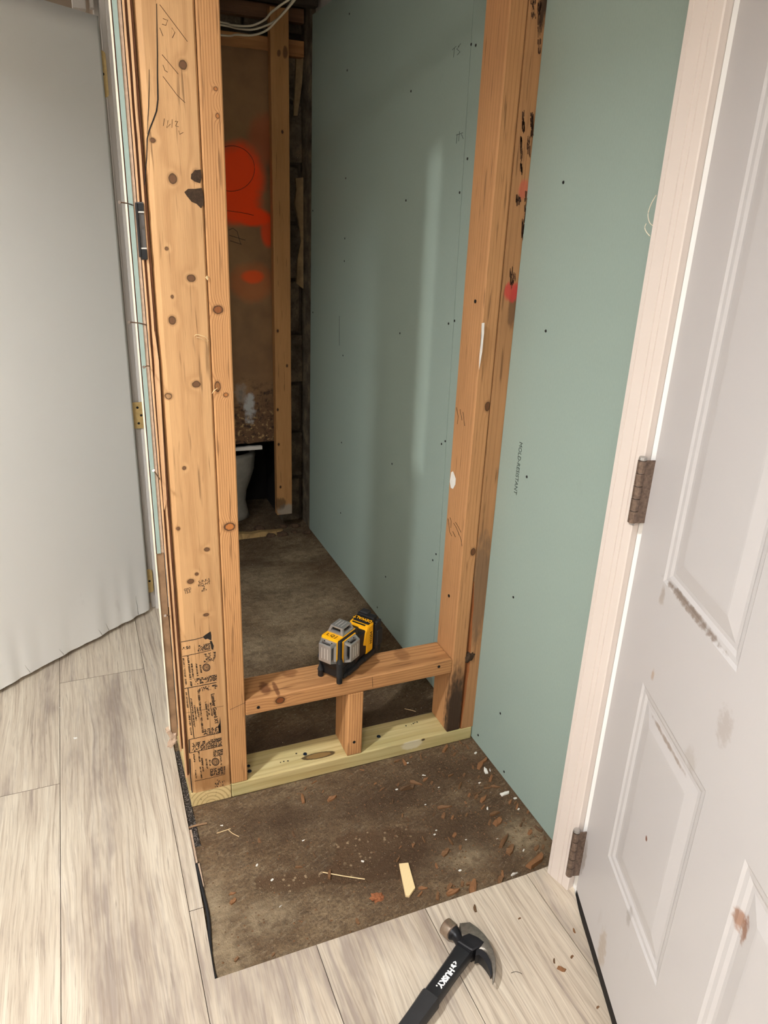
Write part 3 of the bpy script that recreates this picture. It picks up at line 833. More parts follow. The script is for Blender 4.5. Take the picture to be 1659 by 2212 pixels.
def ribbon(name, pts, width, mat, parent, fn=face):
    bm = bmesh.new()
    P3 = [Vector(fn(u, v, 0.0005)) for u, v in pts]
    vs = []
    for i, p in enumerate(P3):
        wv = width*(0.35+0.65*math.sin(math.pi*(i+0.5)/len(P3)))
        vs.append((bm.verts.new(p+Vector((-wv, 0, 0))), bm.verts.new(p+Vector((wv, 0, 0)))))
    for a, b in zip(vs, vs[1:]): bm.faces.new((a[0], a[1], b[1], b[0]))
    o = link_mesh(name, bm, mat)
    return to_local(parent, o)
ribbon('crack', [(338, 8), (339, 60), (340, 120), (340, 170), (341, 215), (338, 240), (330, 262), (322, 282), (318, 300), (317, 340), (314, 375), (312, 400)], 0.0011, M['black_void'], studA)
ribbon('crack', [(322, 150), (322, 190), (321, 230), (319, 262), (318, 290)], 0.0006, M['black_void'], studA)
def strokes(name, segs, rad, mat, parent, fn=face):
    bm = bmesh.new()
    for s in segs: tube(bm, [fn(u, v, 0.0001) for u, v in s], rad, 4)
    return to_local(parent, link_mesh(name, bm, mat))
strokes('pencil_scribble', [[(345, 10), (375, 50), (405, 90)], [(352, 40), (362, 44), (358, 55), (350, 52)], [(371, 60), (378, 70), (372, 82)], [(350, 118), (385, 160)], [(352, 165), (382, 205), (400, 222)],
                            [(352, 140), (356, 152), (362, 156)], [(345, 60), (352, 78)]], 0.00045, M['print_faint'], studA)
strokes('pencil_number', [[(355, 256), (353, 272)], [(363, 260), (360, 276), (368, 268)], [(372, 258), (371, 276)], [(378, 262), (384, 262), (379, 272), (386, 274)], [(386, 282), (388, 290), (396, 286)]], 0.0004, M['print_faint'], studA)
def face_text(body, u, v, size, du, dv, mat, parent, name, fn=face, xscale=1.0, bold=0.0):
    o = Vector(fn(u, v, 0.0002)); a = Vector(fn(u+du, v+dv, 0.0002))-o
    a.y = 0; a.normalize()
    up = Vector((0, -1, 0)).cross(a)
    t = text_mesh(name, body, size, mat, None, basis(o, a, up), xscale=xscale, bold=bold)
    return to_local(parent, t)
for body, u, v, s in (('S-P-F-S', 441, 1255, 0.0085), ('KD-HT', 441, 1262, 0.0085), ('2', 440, 1269, 0.012), ('#214', 441, 1275, 0.0055), ('GFO', 405, 1273, 0.0075), ('153', 405, 1279, 0.0085)):
    face_text(body, u, v, s, 40, -10, M['print'], studA, 'grade_stamp', xscale=0.95)
# big black stamp
def quad_line(pts, th, name='stamp_line'):
    bm = bmesh.new()
    for (u0, v0), (u1, v1) in zip(pts, pts[1:]):
        a = Vector(face(u0, v0, 0.0003)); b = Vector(face(u1, v1, 0.0003)); d = (b-a).normalized(); nrm = Vector((d.z, 0, -d.x))*th
        bm.faces.new([bm.verts.new(p) for p in (a-nrm, b-nrm, b+nrm, a+nrm)])
    return to_local(studA, link_mesh(name, bm, M['print']))
def sp(x, y): return (380+x/5.8214, 1340+y/5.8214)      # stamp crop coordinates
quad_line([sp(64, 272), sp(240, 240), sp(340, 212)], 0.0008)
quad_line([sp(80, 455), sp(270, 415), sp(445, 372)], 0.0007)
quad_line([sp(105, 858), sp(300, 822), sp(510, 780)], 0.0009)
quad_line([sp(150, 850), sp(190, 1170), sp(228, 1480)], 0.0008)
quad_line([sp(165, 1500), sp(370, 1455), sp(568, 1410)], 0.0008)
quad_line([sp(165, 1500), sp(170, 1665)], 0.0012)
quad_line([sp(170, 1668), sp(380, 1622), sp(585, 1575)], 0.0008)
quad_line([sp(235, 2022), sp(430, 1982), sp(618, 1935)], 0.0006)
quad_line([sp(120, 1165), sp(360, 1120), sp(600, 1075)], 0.0003)
quad_line([sp(175, 1740), sp(185, 1960), sp(205, 2170)], 0.0012)
blot('stamp_wedge', [sp(338, 208), sp(372, 180), sp(437, 138), sp(446, 190), sp(446, 250), sp(425, 245), sp(400, 230), sp(368, 240)], M['print'], studA, 0.0003)
blot('stamp_wedge', [sp(425, 262), sp(450, 258), sp(476, 320), sp(468, 372), sp(446, 360), sp(438, 310)], M['print'], studA, 0.0003)
blot('stamp_wedge', [sp(553, 1205), sp(562, 1280), sp(566, 1400), sp(545, 1410), sp(530, 1330), sp(548, 1290)], M['print'], studA, 0.0003)
def hatch(x0, y0, x1, y1, n, seed, name='stamp_hatch', dens=0.75):
    r = random.Random(seed)
    bm = bmesh.new()
    for k in range(n):
        x = x0+(x1-x0)*(k+0.5)/n; sl = -(x-x0)*0.20
        yy = y0
        while yy < y1:
            ln = r.uniform(4, 22)
            if r.random() < min(1, dens*1.25)*(0.45+0.55*(k+1)/n):
                w = (x1-x0)/n*0.46
                pts = [sp(x-w, yy+sl), sp(x+w, yy+sl), sp(x+w, min(yy+ln, y1)+sl), sp(x-w, min(yy+ln, y1)+sl)]
                bm.faces.new([bm.verts.new(face(a, b, 0.0003)) for a, b in pts])
            yy += ln+r.uniform(2, 9)
    return to_local(studA, link_mesh(name, bm, M['print']))
hatch(275, 315, 430, 395, 15, 1, dens=0.95)
hatch(70, 340, 180, 378, 12, 2, dens=0.8)
hatch(340, 425, 500, 540, 14, 3, dens=0.6)
hatch(235, 735, 515, 810, 26, 4, dens=0.85)
hatch(275, 850, 520, 905, 22, 5, dens=0.55)
hatch(350, 1370, 565, 1450, 20, 6, dens=0.7)
hatch(205, 1545, 575, 1655, 34, 7, dens=0.75)
hatch(470, 1640, 590, 1720, 12, 8, dens=0.8)
hatch(430, 1870, 620, 1965, 18, 9, dens=0.75)
hatch(490, 2010, 610, 2100, 12, 10, dens=0.4)
def vtext_bar(xa, ya, xb, yb, wid, seed):
    """a line of illegible small print running down the board"""
    r = random.Random(seed); bm = bmesh.new()
    n = int(math.hypot(xb-xa, yb-ya)/7)
    for k in range(n):
        if r.random() < 0.12: continue
        t0 = k/n; t1 = (k+r.uniform(0.55, 0.9))/n
        for q in (-1, 0, 1):
            if r.random() < 0.15: continue
            off = q*wid/3
            pts = []
            for tt, ss in ((t0, -1), (t1, -1), (t1, 1), (t0, 1)):
                pts.append(sp(xa+(xb-xa)*tt+off+ss*wid/4.9, ya+(yb-ya)*tt))
            bm.faces.new([bm.verts.new(face(a, b, 0.0003)) for a, b in pts])
    return to_local(studA, link_mesh('stamp_small_print', bm, M['print']))
for i, a in enumerate(((92, 475, 130, 830, 20), (150, 450, 195, 830, 22), (195, 540, 220, 730, 20), (255, 545, 275, 700, 20), (305, 560, 320, 660, 20), (128, 905, 150, 1100, 20), (165, 1190, 195, 1450, 22), (190, 980, 235, 1350, 20),
                       (232, 1060, 258, 1270, 18), (268, 1090, 285, 1215, 18), (282, 875, 340, 1415, 24), (370, 1005, 402, 1250, 20), (402, 1045, 420, 1200, 18), (435, 1035, 455, 1205, 20),
                       (225, 1680, 235, 1790, 18), (285, 1650, 300, 1780, 20), (325, 1730, 345, 1900, 20), (380, 1740, 395, 1870, 20), (425, 1750, 432, 1840, 20), (560, 1710, 570, 1820, 18), (245, 1880, 255, 1990, 14), (305, 1840, 325, 1990, 16))):
    vtext_bar(*a, seed=20+i)
ft = sp(482, 1110)
o0 = Vector(face(*sp(457, 905))); o1 = Vector(face(*sp(512, 1315)))
dvec = (o1-o0)
t = text_mesh('stamp_title', 'Lumber Guard XT', 0.0105, M['print'], None, basis((o0+o1)/2+Vector((0, -0.0002, 0)), dvec, Vector((0, -1, 0)).cross(dvec)), bold=0.00025, xscale=dvec.length/0.086)
to_local(studA, t)
def ring_mark(x, y, r):
    bm = bmesh.new()
    for rr, wd in ((r, 5.5), (r*0.68, 3.5)):
        pin = []; pout = []
        for k in range(24):
            a = k/24*2*math.pi
            pin.append(bm.verts.new(face(*sp(x+(rr-wd)*math.cos(a), y+(rr-wd)*math.sin(a)), 0.0003)))
            pout.append(bm.verts.new(face(*sp(x+(rr+wd)*math.cos(a), y+(rr+wd)*math.sin(a)), 0.0003)))
        for k in range(24): bm.faces.new((pin[k], pout[k], pout[(k+1) % 24], pin[(k+1) % 24]))
    for dx in (-10, 4, 14):
        bm.faces.new([bm.verts.new(face(*sp(x+dx+ex, y+ey), 0.0003)) for ex, ey in ((-3, -16), (3, -16), (3, 16), (-3, 16))])
    to_local(studA, link_mesh('stamp_seal', bm, M['print']))
ring_mark(383, 592, 44); ring_mark(497, 1778, 44)

# --- bottom plate under that stud (end grain towards the viewer)
mEnd = wood('treated_end_grain', rgb(214, 190, 138), rgb(150, 118, 70), 0.022, -0.002, 105, warp=0.006, contrast=0.75, seed=8.1, streak=0.12, tint=rgb(170, 156, 104))
endp = board('bottom_plate', 0.038, 0.089, 0.24, mEnd, (ACX, 0.24, 0.0195), (math.pi/2, 0, 0), 0.0015)
endp.rotation_euler = (math.pi/2, math.pi/2, 0)
tag(endp, 'short treated plate showing growth rings under the printed stud', 'plate')

# --- narrow stud beside it (left side of the opening)
def kB(u, v, ru, rv, c=rgb(176, 112, 58)):
    p = on_y(u, v, 0); return (p[0]+L-0.019, -0.0445, p[2]-0.038, ru*0.0008, rv*0.0008, c)
mB = wood('narrow_stud_wood', rgb(198, 148, 98), rgb(144, 94, 54), 0.055, -0.012, 260, warp=0.010, contrast=0.7, seed=3.3, streak=0.35,
          knots=[kB(471, 669, 11, 9, rgb(140, 84, 44)), kB(496, 1138, 14, 11, rgb(190, 118, 58)), kB(488, 853, 6, 5), kB(470, 250, 4, 5), kB(466, 192, 4, 4), kB(470, 835, 7, 12, rgb(150, 100, 56))])
studB = board('wall_stud', 0.0372, 0.089, 1.66-0.038, mB, (-L+0.019, 0.0445, 0.038), (0, 0, 0), 0.0025)
tag(studB, 'narrow reddish stud forming the left side of the opening', 'stud', 'wall studs')
strokes('saw_mark', [[(497, 1533), (531, 1517)]], 0.0004, M['print'], studB)

# --- sill plate of the curb (treated, greenish)
def kS(u, v, ru, rv):
    p = on_z(u, v, 0.038); return p
ps = on_z(688, 1632, 0.038)
mS = wood('treated_sill_wood', rgb(206, 184, 134), rgb(164, 140, 90), 0.06, 0.02, 70, warp=0.02, contrast=0.4, seed=6.6, streak=0.3, tint=rgb(150, 146, 98))
def sill_mat():
    g = G('treated_plate_wood'); P = g.coord(); s = g.sep(P)
    x, y, z = s[0], s[1], s[2]
    st = g.noise(g.comb(x, y, g.mul(z, 0.05)), 70, 4)
    base = g.mix(g.rng(st, 0.35, 0.7), rgb(206, 188, 138), rgb(180, 158, 104))
    base = g.mix(g.rng(g.noise(P, 6, 3), 0.4, 0.7, 0, 0.5), base, rgb(172, 168, 118))
    r = g.add(g.add(y, g.mul(x, 0.3)), g.mul(g.sub(g.noise(g.comb(x, y, g.mul(z, 0.12)), 14, 3), 0.5), 0.06))
    ring = g.math('POWER', g.rng(g.math('SINE', g.mul(r, 420)), 0.2, 1.0), 3.0)
    base = g.mix(g.mul(ring, 0.24), base, rgb(136, 110, 62))
    # the long oval knot on its top
    kz = ps[0]-(-L); ky = ps[1]-0.0445
    dz = g.math('DIVIDE', g.sub(z, kz), 0.040); dy = g.math('DIVIDE', g.add(g.sub(y, ky), g.mul(g.sub(z, kz), 0.05)), 0.011)
    e = g.add(g.add(g.mul(dz, dz), g.mul(dy, dy)), g.mul(g.sub(g.noise(P, 120, 3), 0.5), 0.5))
    top = g.rng(x, -0.016, -0.018)
    base = g.mix(g.mul(top, g.rng(e, 1.2, 0.95, 0, 0.9, True)), base, rgb(66, 48, 26))
    base = g.mix(g.mul(top, g.rng(e, 0.75, 0.4, 0, 0.95, True)), base, rgb(140, 110, 66))
    # small knot and whitish scuff on the front
    fr = g.rng(y, -0.043, -0.0442)
    pk = on_y(914, 1598, 0); pw = on_y(890, 1608, 0)
    for q, rx, rz, cc, am in ((pk, 0.0035, 0.0055, rgb(60, 40, 22), 0.95), (pw, 0.015, 0.030, rgb(226, 220, 200), 0.5)):
        dz2 = g.math('DIVIDE', g.sub(z, q[0]+L), rz); dx2 = g.math('DIVIDE', g.add(x, q[2]-0.019), rx)
        e2 = g.add(g.add(g.mul(dz2, dz2), g.mul(dx2, dx2)), g.mul(g.sub(g.noise(P, 140, 3), 0.5), 0.8))
        base = g.mix(g.mul(fr, g.rng(e2, 1.2, 0.5, 0, am, True)), base, cc)
    g.bump(g.add(st, ring), 0.15, 0.001)
    return g.done(base, 0.6, 0, 0.35)
sill = board('sill_plate', 0.038, 0.089, L-0.002, sill_mat(), (-L, 0.0445, 0.019), (0, math.pi/2, 0), 0.003)
tag(sill, 'pale greenish treated plate laid across the concrete under the curb', 'plate')
M['blue_screw'] = plain('blue_coated_screw', rgb(30, 44, 62), 0.45, 0.5)
bm = bmesh.new(); bmesh.ops.create_cone(bm, cap_ends=True, segments=12, radius1=0.0055, radius2=0.0045, depth=0.002)
sc_me = bpy.data.meshes.new('screw'); bm.to_mesh(sc_me); bm.free(); sc_me.materials.append(M['blue_screw'])
def screw_on(parent, loc, rot, me=sc_me, s=1.0):
    o = bpy.data.objects.new('screw', me); col.objects.link(o); o.location = loc; o.rotation_euler = rot; o.scale = (s, s, s)
    to_local(parent, o)
for (u, v) in ((659, 1629), (818, 1591), (539, 1666)):
    p = on_z(u, v, 0.038); screw_on(sill, (p[0], p[1], 0.0385), (0, 0, 0))
p = on_z(537, 1655, 0.038); screw_on(sill, (p[0], p[1], 0.0385), (0.3, 0, 0), s=0.8)
bm = bmesh.new()
for (u, v) in ((606, 1647), (613, 1645), (622, 1644), (640, 1628), (893, 1563), (889, 1566), (896, 1561), (901, 1560), (877, 1568)):
    p = on_z(u, v, 0.038); rr = rng.uniform(0.0012, 0.0026)
    bmesh.ops.create_circle(bm, cap_ends=True, segments=8, radius=rr, matrix=Matrix.Translation((p[0], p[1], 0.0384)))
to_local(sill, link_mesh('dark_specks', bm, plain('dark_specks', rgb(52, 50, 34), 0.9)))['kind'] = 'stuff'

# --- curb top rail
HB = 0.2163
ph = on_y(605, 1513, 0)
kn = [(-(ph[2]-(HB+0.019)), -0.0445, ph[0]+L-0.038, 0.009, 0.011, rgb(130, 70, 30))]
mH = wood('curb_rail_wood', rgb(188, 138, 90), rgb(136, 88, 52), 0.042, -0.028, 150, warp=0.016, contrast=0.65, seed=9.4, streak=0.4, knots=kn,
          stains=((-0.019, -0.01, 0.052, 0.03, 0.013, rgb(96, 52, 30), 0.75), (-0.019, -0.02, 0.075, 0.03, 0.006, rgb(96, 52, 30), 0.75), (-0.019, 0.036, 0.12, 0.03, 0.02, rgb(110, 66, 36), 0.6), (-0.019, 0.02, 0.40, 0.03, 0.02, rgb(110, 66, 36), 0.5)))
RL = L-0.038-0.076
rail = board('curb_rail', 0.038, 0.089, RL, mH, (-L+0.0382, 0.0445, HB+0.019), (0, math.pi/2, 0), 0.003)
tag(rail, 'horizontal wooden rail of the low curb carrying the laser level', 'rail')
small = bpy.data.meshes.new('screw'); bm = bmesh.new()
bmesh.ops.create_cone(bm, cap_ends=True, segments=10, radius1=0.004, radius2=0.0035, depth=0.0016); bm.to_mesh(small); bm.free(); small.materials.append(M['screw'])
for (u, v, par) in ((558, 1528, rail), (948, 1440, rail)):
    p = on_y(u, v, 0); screw_on(par, (p[0], -0.0004, p[2]), (math.pi/2, 0, 0), small)
strokes('pencil_line', [[(804, 1462), (805, 1484)]], 0.0004, M['print'], rail)

# --- short cripple post
CX = -0.3446
mC = wood('cripple_wood', rgb(186, 136, 88), rgb(130, 84, 48), 0.045, -0.03, 170, warp=0.012, contrast=0.75, seed=12.0)
crip = board('cripple_post', 0.038, 0.089, HB-0.038-0.0005, mC, (CX+0.019, 0.0445, 0.038), (0, 0, 0), 0.0025)
tag(crip, 'short upright block between the sill plate and curb rail', 'post')
p = on_y(765, 1603, 0); screw_on(crip, (p[0], -0.0004, p[2]), (math.pi/2, 0, 0), small)

# --- right jamb stud (stud C) and the backing stud against the green wall (stud D)
def kC(u, v, ru, rv, c=rgb(110, 70, 40)):
    p = on_y(u, v, 0); return (p[0]+0.057, -0.0445, p[2]-0.038, ru*0.0008, rv*0.0008, c)
mCs = wood('jamb_stud_wood', rgb(188, 139, 94), rgb(150, 104, 64), 0.03, -0.06, 150, warp=0.012, contrast=0.45, seed=15.5, streak=0.3,
           knots=[kC(1053, 878, 8, 13), kC(1022, 1192, 8, 12)],
           stains=((0.0, -0.0445, 0.03, 0.030, 0.15, rgb(46, 34, 28), 0.95), (0.0, -0.0445, 0.10, 0.03, 0.12, rgb(70, 52, 38), 0.55)))
studC = board('wall_stud', 0.0375, 0.089, 1.66-0.038, mCs, (-0.057, 0.0445, 0.038), (0, 0, 0), 0.003)
tag(studC, 'right jamb stud of the opening with a scorched black foot', 'stud', 'wall studs')
def left_of_C(u, v, e=0.0004): p = on_x(u, v, -0.076); return (-0.076-e, p[1], p[2])
strokes('faint_stamp', [[(972, 1118), (975, 1126), (974, 1140)], [(980, 1130), (986, 1140), (992, 1156)], [(984, 1128), (990, 1138), (996, 1150)], [(978, 1148), (984, 1160)], [(990, 1150), (996, 1165), (998, 1180)], [(968, 1120), (972, 1150), (976, 1158)]], 0.0007, M['print_faint'], studC, left_of_C)
strokes('faint_stamp', [[(986, 880), (990, 900), (988, 916)], [(994, 884), (998, 908)], [(1000, 890), (1004, 920)]], 0.0007, M['print_faint'], studC, left_of_C)
def dab(name, pts, mat, parent, fn):
    bm = bmesh.new(); bm.faces.new([bm.verts.new(fn(u, v)) for u, v in pts]); bmesh.ops.triangulate(bm, faces=bm.faces)
    return to_local(parent, link_mesh(name, bm, mat))
dab('paint_dab', [(975, 1020), (979, 1018), (982, 1026), (985, 1034), (984, 1046), (979, 1056), (974, 1054), (972, 1040)], M['crumb'], studC, left_of_C)
for pts in ([(1041, 698), (1047, 697), (1046, 720), (1042, 760), (1037, 790), (1035, 800), (1036, 770), (1040, 730)],):
    dab('paint_dab', pts, M['crumb'], studC, left_of_C)
for (u, v) in ((1027, 651), (970, 1287)):
    p = on_x(u, v, -0.076); screw_on(studC, (-0.0763, p[1], p[2]), (0, math.pi/2, 0), small)
# stud D : waney, with bark edge, stains
mD = wood('backing_stud_wood', rgb(178, 132, 90), rgb(140, 98, 62), 0.03, -0.07, 110, warp=0.016, contrast=0.35, seed=18.0, streak=0.35,
          stains=((0.0, -0.0445, 0.40, 0.03, 0.16, rgb(112, 90, 70), 0.7), (0.012, -0.0445, 1.05, 0.012, 0.05, rgb(60, 40, 30), 0.6), (0.006, -0.0445, 1.08, 0.02, 0.022, rgb(196, 56, 58), 0.8),
                  (0.01, -0.0445, 1.27, 0.012, 0.02, rgb(200, 80, 70), 0.55), (0.012, -0.0445, 1.62, 0.012, 0.10, rgb(36, 24, 20), 0.9)))
bm = bmesh.new()
hD = 1.66-0.038
nD = 46; rows = []
for k in range(nD+1):
    z = hD*k/nD
    wane = 0.011*max(0, 1-abs(z-0.20)/0.24)**0.7+0.0025*mnoise.noise(Vector((z*30, 3, 1)))
    wane = max(wane, 0.0008)
    rows.append([bm.verts.new(q) for q in ((-0.0185, -0.030, z), (-0.0185+wane, -0.0445, z), (0.0185, -0.0445, z), (0.0185, 0.0445, z), (-0.0185, 0.0445, z))])
for r0, r1 in zip(rows, rows[1:]):
    for i in range(5):
        f = bm.faces.new((r0[i], r0[(i+1) % 5], r1[(i+1) % 5], r1[i]))
        if i == 0 and r0[0].co.z < 0.42: f.material_index = 1
bm.faces.new(rows[0][::-1]); bm.faces.new(rows[-1])
bmesh.ops.recalc_face_normals(bm, faces=bm.faces)
M['wane'] = wood('reddish_wane', rgb(150, 92, 52), rgb(70, 36, 22), 0.0, 0.05, 60, seed=21, streak=0.9)
studD = link_mesh('wall_stud', bm, None, mats=[mD, M['wane']]); studD.location = (-0.0190, 0.0449, 0.038)
tag(studD, 'weathered backing stud with red marks against the green drywall', 'stud', 'wall studs')
M['smear'] = plain('dark_brown_smear', rgb(72, 48, 34), 0.8, var=0.4, scale=200)
def smear(u, v, w, h, n, seed):
    rr = random.Random(seed); bm = bmesh.new()
    for k in range(n):
        a = u+rr.uniform(-w, w); b = v+rr.uniform(-h, h); hw = rr.uniform(0.4, 1.3); hh = rr.uniform(2, 9)
        sl = -0.12
        pts = [(a-hw, b-hh), (a+hw*0.6, b-hh*1.1), (a+hw+sl*hh, b+hh), (a-hw*0.7+sl*hh, b+hh*0.9)]
        bm.faces.new([bm.verts.new(face(p[0], p[1], 0.0005)) for p in pts])
    to_local(studD, link_mesh('black_smear', bm, M['smear']))
smear(1131, 265, 2.5, 20, 24, 1); smear(1149, 270, 3, 24, 28, 2); smear(1126, 335, 2.2, 36, 28, 3); smear(1142, 320, 3, 22, 12, 4); smear(1120, 432, 5, 6, 14, 5); smear(1136, 460, 2.6, 46, 32, 6); smear(1130, 500, 3, 26, 24, 7); smear(1108, 600, 6, 20, 26, 8); smear(1166, 60, 4, 55, 44, 9); smear(1152, 20, 5, 20, 16, 10)
# knot burl on D next to the rail
bm = bmesh.new(); bmesh.ops.create_icosphere(bm, subdivisions=3, radius=1)
pb = on_y(1016, 1420, 0)
for vtx in bm.verts:
    k = 1+0.35*mnoise.noise(vtx.co*2.2); vtx.co = vtx.co*k
bm.transform(Matrix.Translation((pb[0]-0.001, 0.004, pb[2])) @ Matrix.Rotation(0.6, 4, 'Y') @ Matrix.Diagonal((0.0125, 0.008, 0.017, 1)))
to_local(studD, link_mesh('burl', bm, M['bark'], smooth=True))
# top plates that close the framing above the picture
horiz('top_plate', -L, -0.001, 0.0445, 1.6605, 1.6985, 0.089, M['lumber_plain'], 'horizontal top plate over the framed opening', 'plate')
tp = board('top_plate', 0.089, 0.038, 0.30, M['lumber_plain'], (ACX, 0.0905, 1.680), (-math.pi/2, 0, 0), 0.002)
tag(tp, 'short top plate running back from the printed stud', 'plate')

# ------------------------------------------------------------------ LAYERED BOARD EDGES LEFT OF THE POST
strip = tag(empty('drywall_offcut', (-0.74, 0.03, 0.2)), 'ragged upright strip of layered drywall beside the printed stud', 'drywall strip')
def wavy_strip(name, x0, x1, yf, yb, z0, z1, mat, amp, seed, parent):
    bm = bmesh.new(); n = 60; rows = []
    for k in range(n+1):
        z = z0+(z1-z0)*k/n
        a = amp*mnoise.noise(Vector((z*14, seed, 0))); b = amp*mnoise.noise(Vector((z*17, seed+7, 0))); c = amp*1.6*mnoise.noise(Vector((z*22, seed+13, 0)))
        k2 = 0.12*(yb-yf)
        rows.append([bm.verts.new(q) for q in ((x0+a+k2, yb, z), (x0+a, yf+c, z), (x1+b, yf+c, z), (x1+b+k2, yb, z))])
    for r0, r1 in zip(rows, rows[1:]):
        for i in range(4): bm.faces.new((r0[i], r0[(i+1) % 4], r1[(i+1) % 4], r1[i]))
    bm.faces.new(rows[0][::-1]); bm.faces.new(rows[-1])
    bmesh.ops.recalc_face_normals(bm, faces=bm.faces)
    return to_local(parent, link_mesh(name, bm, mat))
M['cream_edge'] = plain('cream_paper_edge', rgb(236, 228, 208), 0.7, var=0.06)
zg = on_y(350, 1195, 0)[2]
wavy_strip('painted_face', -0.7485, -0.7455, 0.000, 0.045, 0.20, 1.66, M['cream_edge'], 0.0004, 1, strip)
wavy_strip('paper_gap', -0.7455, -0.7435, 0.004, 0.045, zg, 1.66, M['red_gap'], 0.0003, 2, strip)
wavy_strip('green_core', -0.7437, -0.7365, 0.000, 0.045, zg, 1.66, M['green'], 0.0003, 3, strip)
wavy_strip('gypsum_core', -0.7365, -0.7308, 0.002, 0.045, zg, 1.66, M['gypsum'], 0.0004, 4, strip)
wavy_strip('brown_core', -0.7455, -0.7312, 0.003, 0.045, 0.20, zg-0.001, M['old_board'], 0.0006, 5, strip)
shim = tag(empty('wood_shim', (-0.72, 0.03, 0.06)), 'thin rough wood strips between the printed stud and layered drywall', 'wood strip')
M['strip_light'] = wood('pale_strip_wood', rgb(214, 172, 130), rgb(178, 128, 90), 0, 0.2, 120, seed=30)
M['strip_dark'] = wood('dark_strip_wood', rgb(128, 86, 58), rgb(84, 52, 36), 0, 0.2, 90, seed=33)
wavy_strip('lath', -0.7295, -0.7262, 0.000, 0.06, 0.16, 1.66, M['strip_light'], 0.0005, 8, shim)
wavy_strip('lath_back', -0.7264, -0.7220, 0.007, 0.06, 0.16, 1.66, M['strip_dark'], 0.0004, 9, shim)
wavy_strip('lath', -0.7222, -0.7182, 0.001, 0.06, 0.085, 1.66, M['strip_light'], 0.0005, 10, shim)
wavy_strip('lath_back', -0.7182, -0.7140, 0.008, 0.06, 0.085, 1.66, M['strip_dark'], 0.0004, 11, shim)
def splinter(z0, z1, xo):
    bm = bmesh.new()
    pts = [(xo, z0), (xo+0.006, z0+0.02), (xo+0.010, z1-0.05), (xo+0.007, z1), (xo+0.001, z1-0.08)]
    prism(bm, pts, -0.001, 0.010, lambda a, b, c: (a, c, b))
    to_local(shim, link_mesh('splinter', bm, M['strip_light']))
splinter(0.72, 1.05, -0.7245)

# crumbled bottom of the old board
for i, (u, v) in enumerate(((375, 1578), (382, 1588), (379, 1598))):
    p = on_y(u, v, 0.01)
    bm = bmesh.new()
    box(bm, -0.004, 0.004, -0.006, 0.006, -0.012, 0.012, 0.001)
    for vtx in bm.verts: vtx.co += Vector((rng.uniform(-1, 1), rng.uniform(-1, 1), rng.uniform(-1, 1)))*0.002
    bm.transform(Matrix.Translation((p[0]-0.008, 0.006, p[2])) @ Matrix.Rotation(0.5*i-0.4, 4, 'Y'))
    to_local(strip, link_mesh('torn_paper', bm, M['gypsum']))

# dark grey plastic box set in the layered edge
p0 = on_y(288, 437, -0.004); p1 = on_y(307, 556, -0.004)
eb = tag(empty('electrical_box', (-0.727, -0.002, p1[2])), 'dark grey plastic box wedged between the layered boards', 'box')
bm = bmesh.new(); box(bm, -0.7335, -0.7300, -0.005, 0.02, p1[2], p0[2], 0.0008); to_local(eb, link_mesh('side_flange', bm, M['plastic_soft']))
bm = bmesh.new(); box(bm, -0.7300, -0.7205, -0.001, 0.02, p1[2]-0.004, p0[2]+0.001, 0.0008); to_local(eb, link_mesh('body', bm, plain('grey_plastic', rgb(92, 88, 86), 0.4, var=0.15)))
for zz in (p0[2]-0.014, p1[2]+0.014):
    bm = bmesh.new(); box(bm, -0.7300, -0.7205, -0.0035, 0.0, zz-0.0012, zz+0.0012, 0.0004); to_local(eb, link_mesh('rib', bm, M['groove']))
for za, zc in ((p0[2]-0.012, p0[2]-0.001), (p1[2]-0.003, p1[2]+0.012)):
    bm = bmesh.new(); box(bm, -0.7300, -0.7205, -0.004, 0.0, za, zc, 0.0008); to_local(eb, link_mesh('end_cap', bm, M['plastic_soft']))

# nails sticking out of the layered edge
for lab, a, b in (('long nail poking out beside the dark grey plastic box', (259, 437), (285, 443)), ('nail poking left from the strip at mid height', (280, 696), (312, 701)),
                  ('short nail in the strip below the long ones', (311, 793), (322, 791)), ('bent nail hanging from the drywall strip near the brass hinge', (332, 1017), (344, 1034)), ('small nail near the foot of the drywall strip', (357, 1330), (366, 1330))):
    pa = Vector(on_y(*a, -0.030)); pb = Vector(on_y(*b, -0.001)); pb = pb+(pb-pa).normalized()*0.006
    bm = bmesh.new()
    d = (pb-pa).normalized()
    tube(bm, [pa-d*0.0012, pa], 0.0026, 8); tube(bm, [pa, (pa+pb)/2+Vector((0, 0, 0.001)), pb], 0.0011, 8)
    tag(link_mesh('nail', bm, M['nail'], smooth=False), lab, 'nail', 'nails in the layered edge')

# wood shavings and fuzz on studs
def curl_on(pts, rad, parent, mat, name='wood_fibre'):
    bm = bmesh.new(); P3 = [Vector(face(u, v, 0.004*math.sin(math.pi*i/(len(pts)-1))+0.0005)) for i, (u, v) in enumerate(pts)]
    tube(bm, smooth_path(P3, 5), rad, 5)
    to_local(parent, link_mesh(name, bm, mat))
M['fibre'] = plain('pale_fibre', rgb(232, 206, 160), 0.7)
curl_on([(420, 726), (424, 722), (434, 724), (444, 728), (450, 736)], 0.0005, studA, M['fibre'])
curl_on([(424, 728), (434, 730), (446, 738)], 0.0004, studA, M['fibre'])
curl_on([(458, 850), (462, 842), (470, 838)], 0.0006, studB, M['fibre'])
curl_on([(444, 598), (448, 604), (446, 596), (452, 600)], 0.0007, studB, M['fibre'])

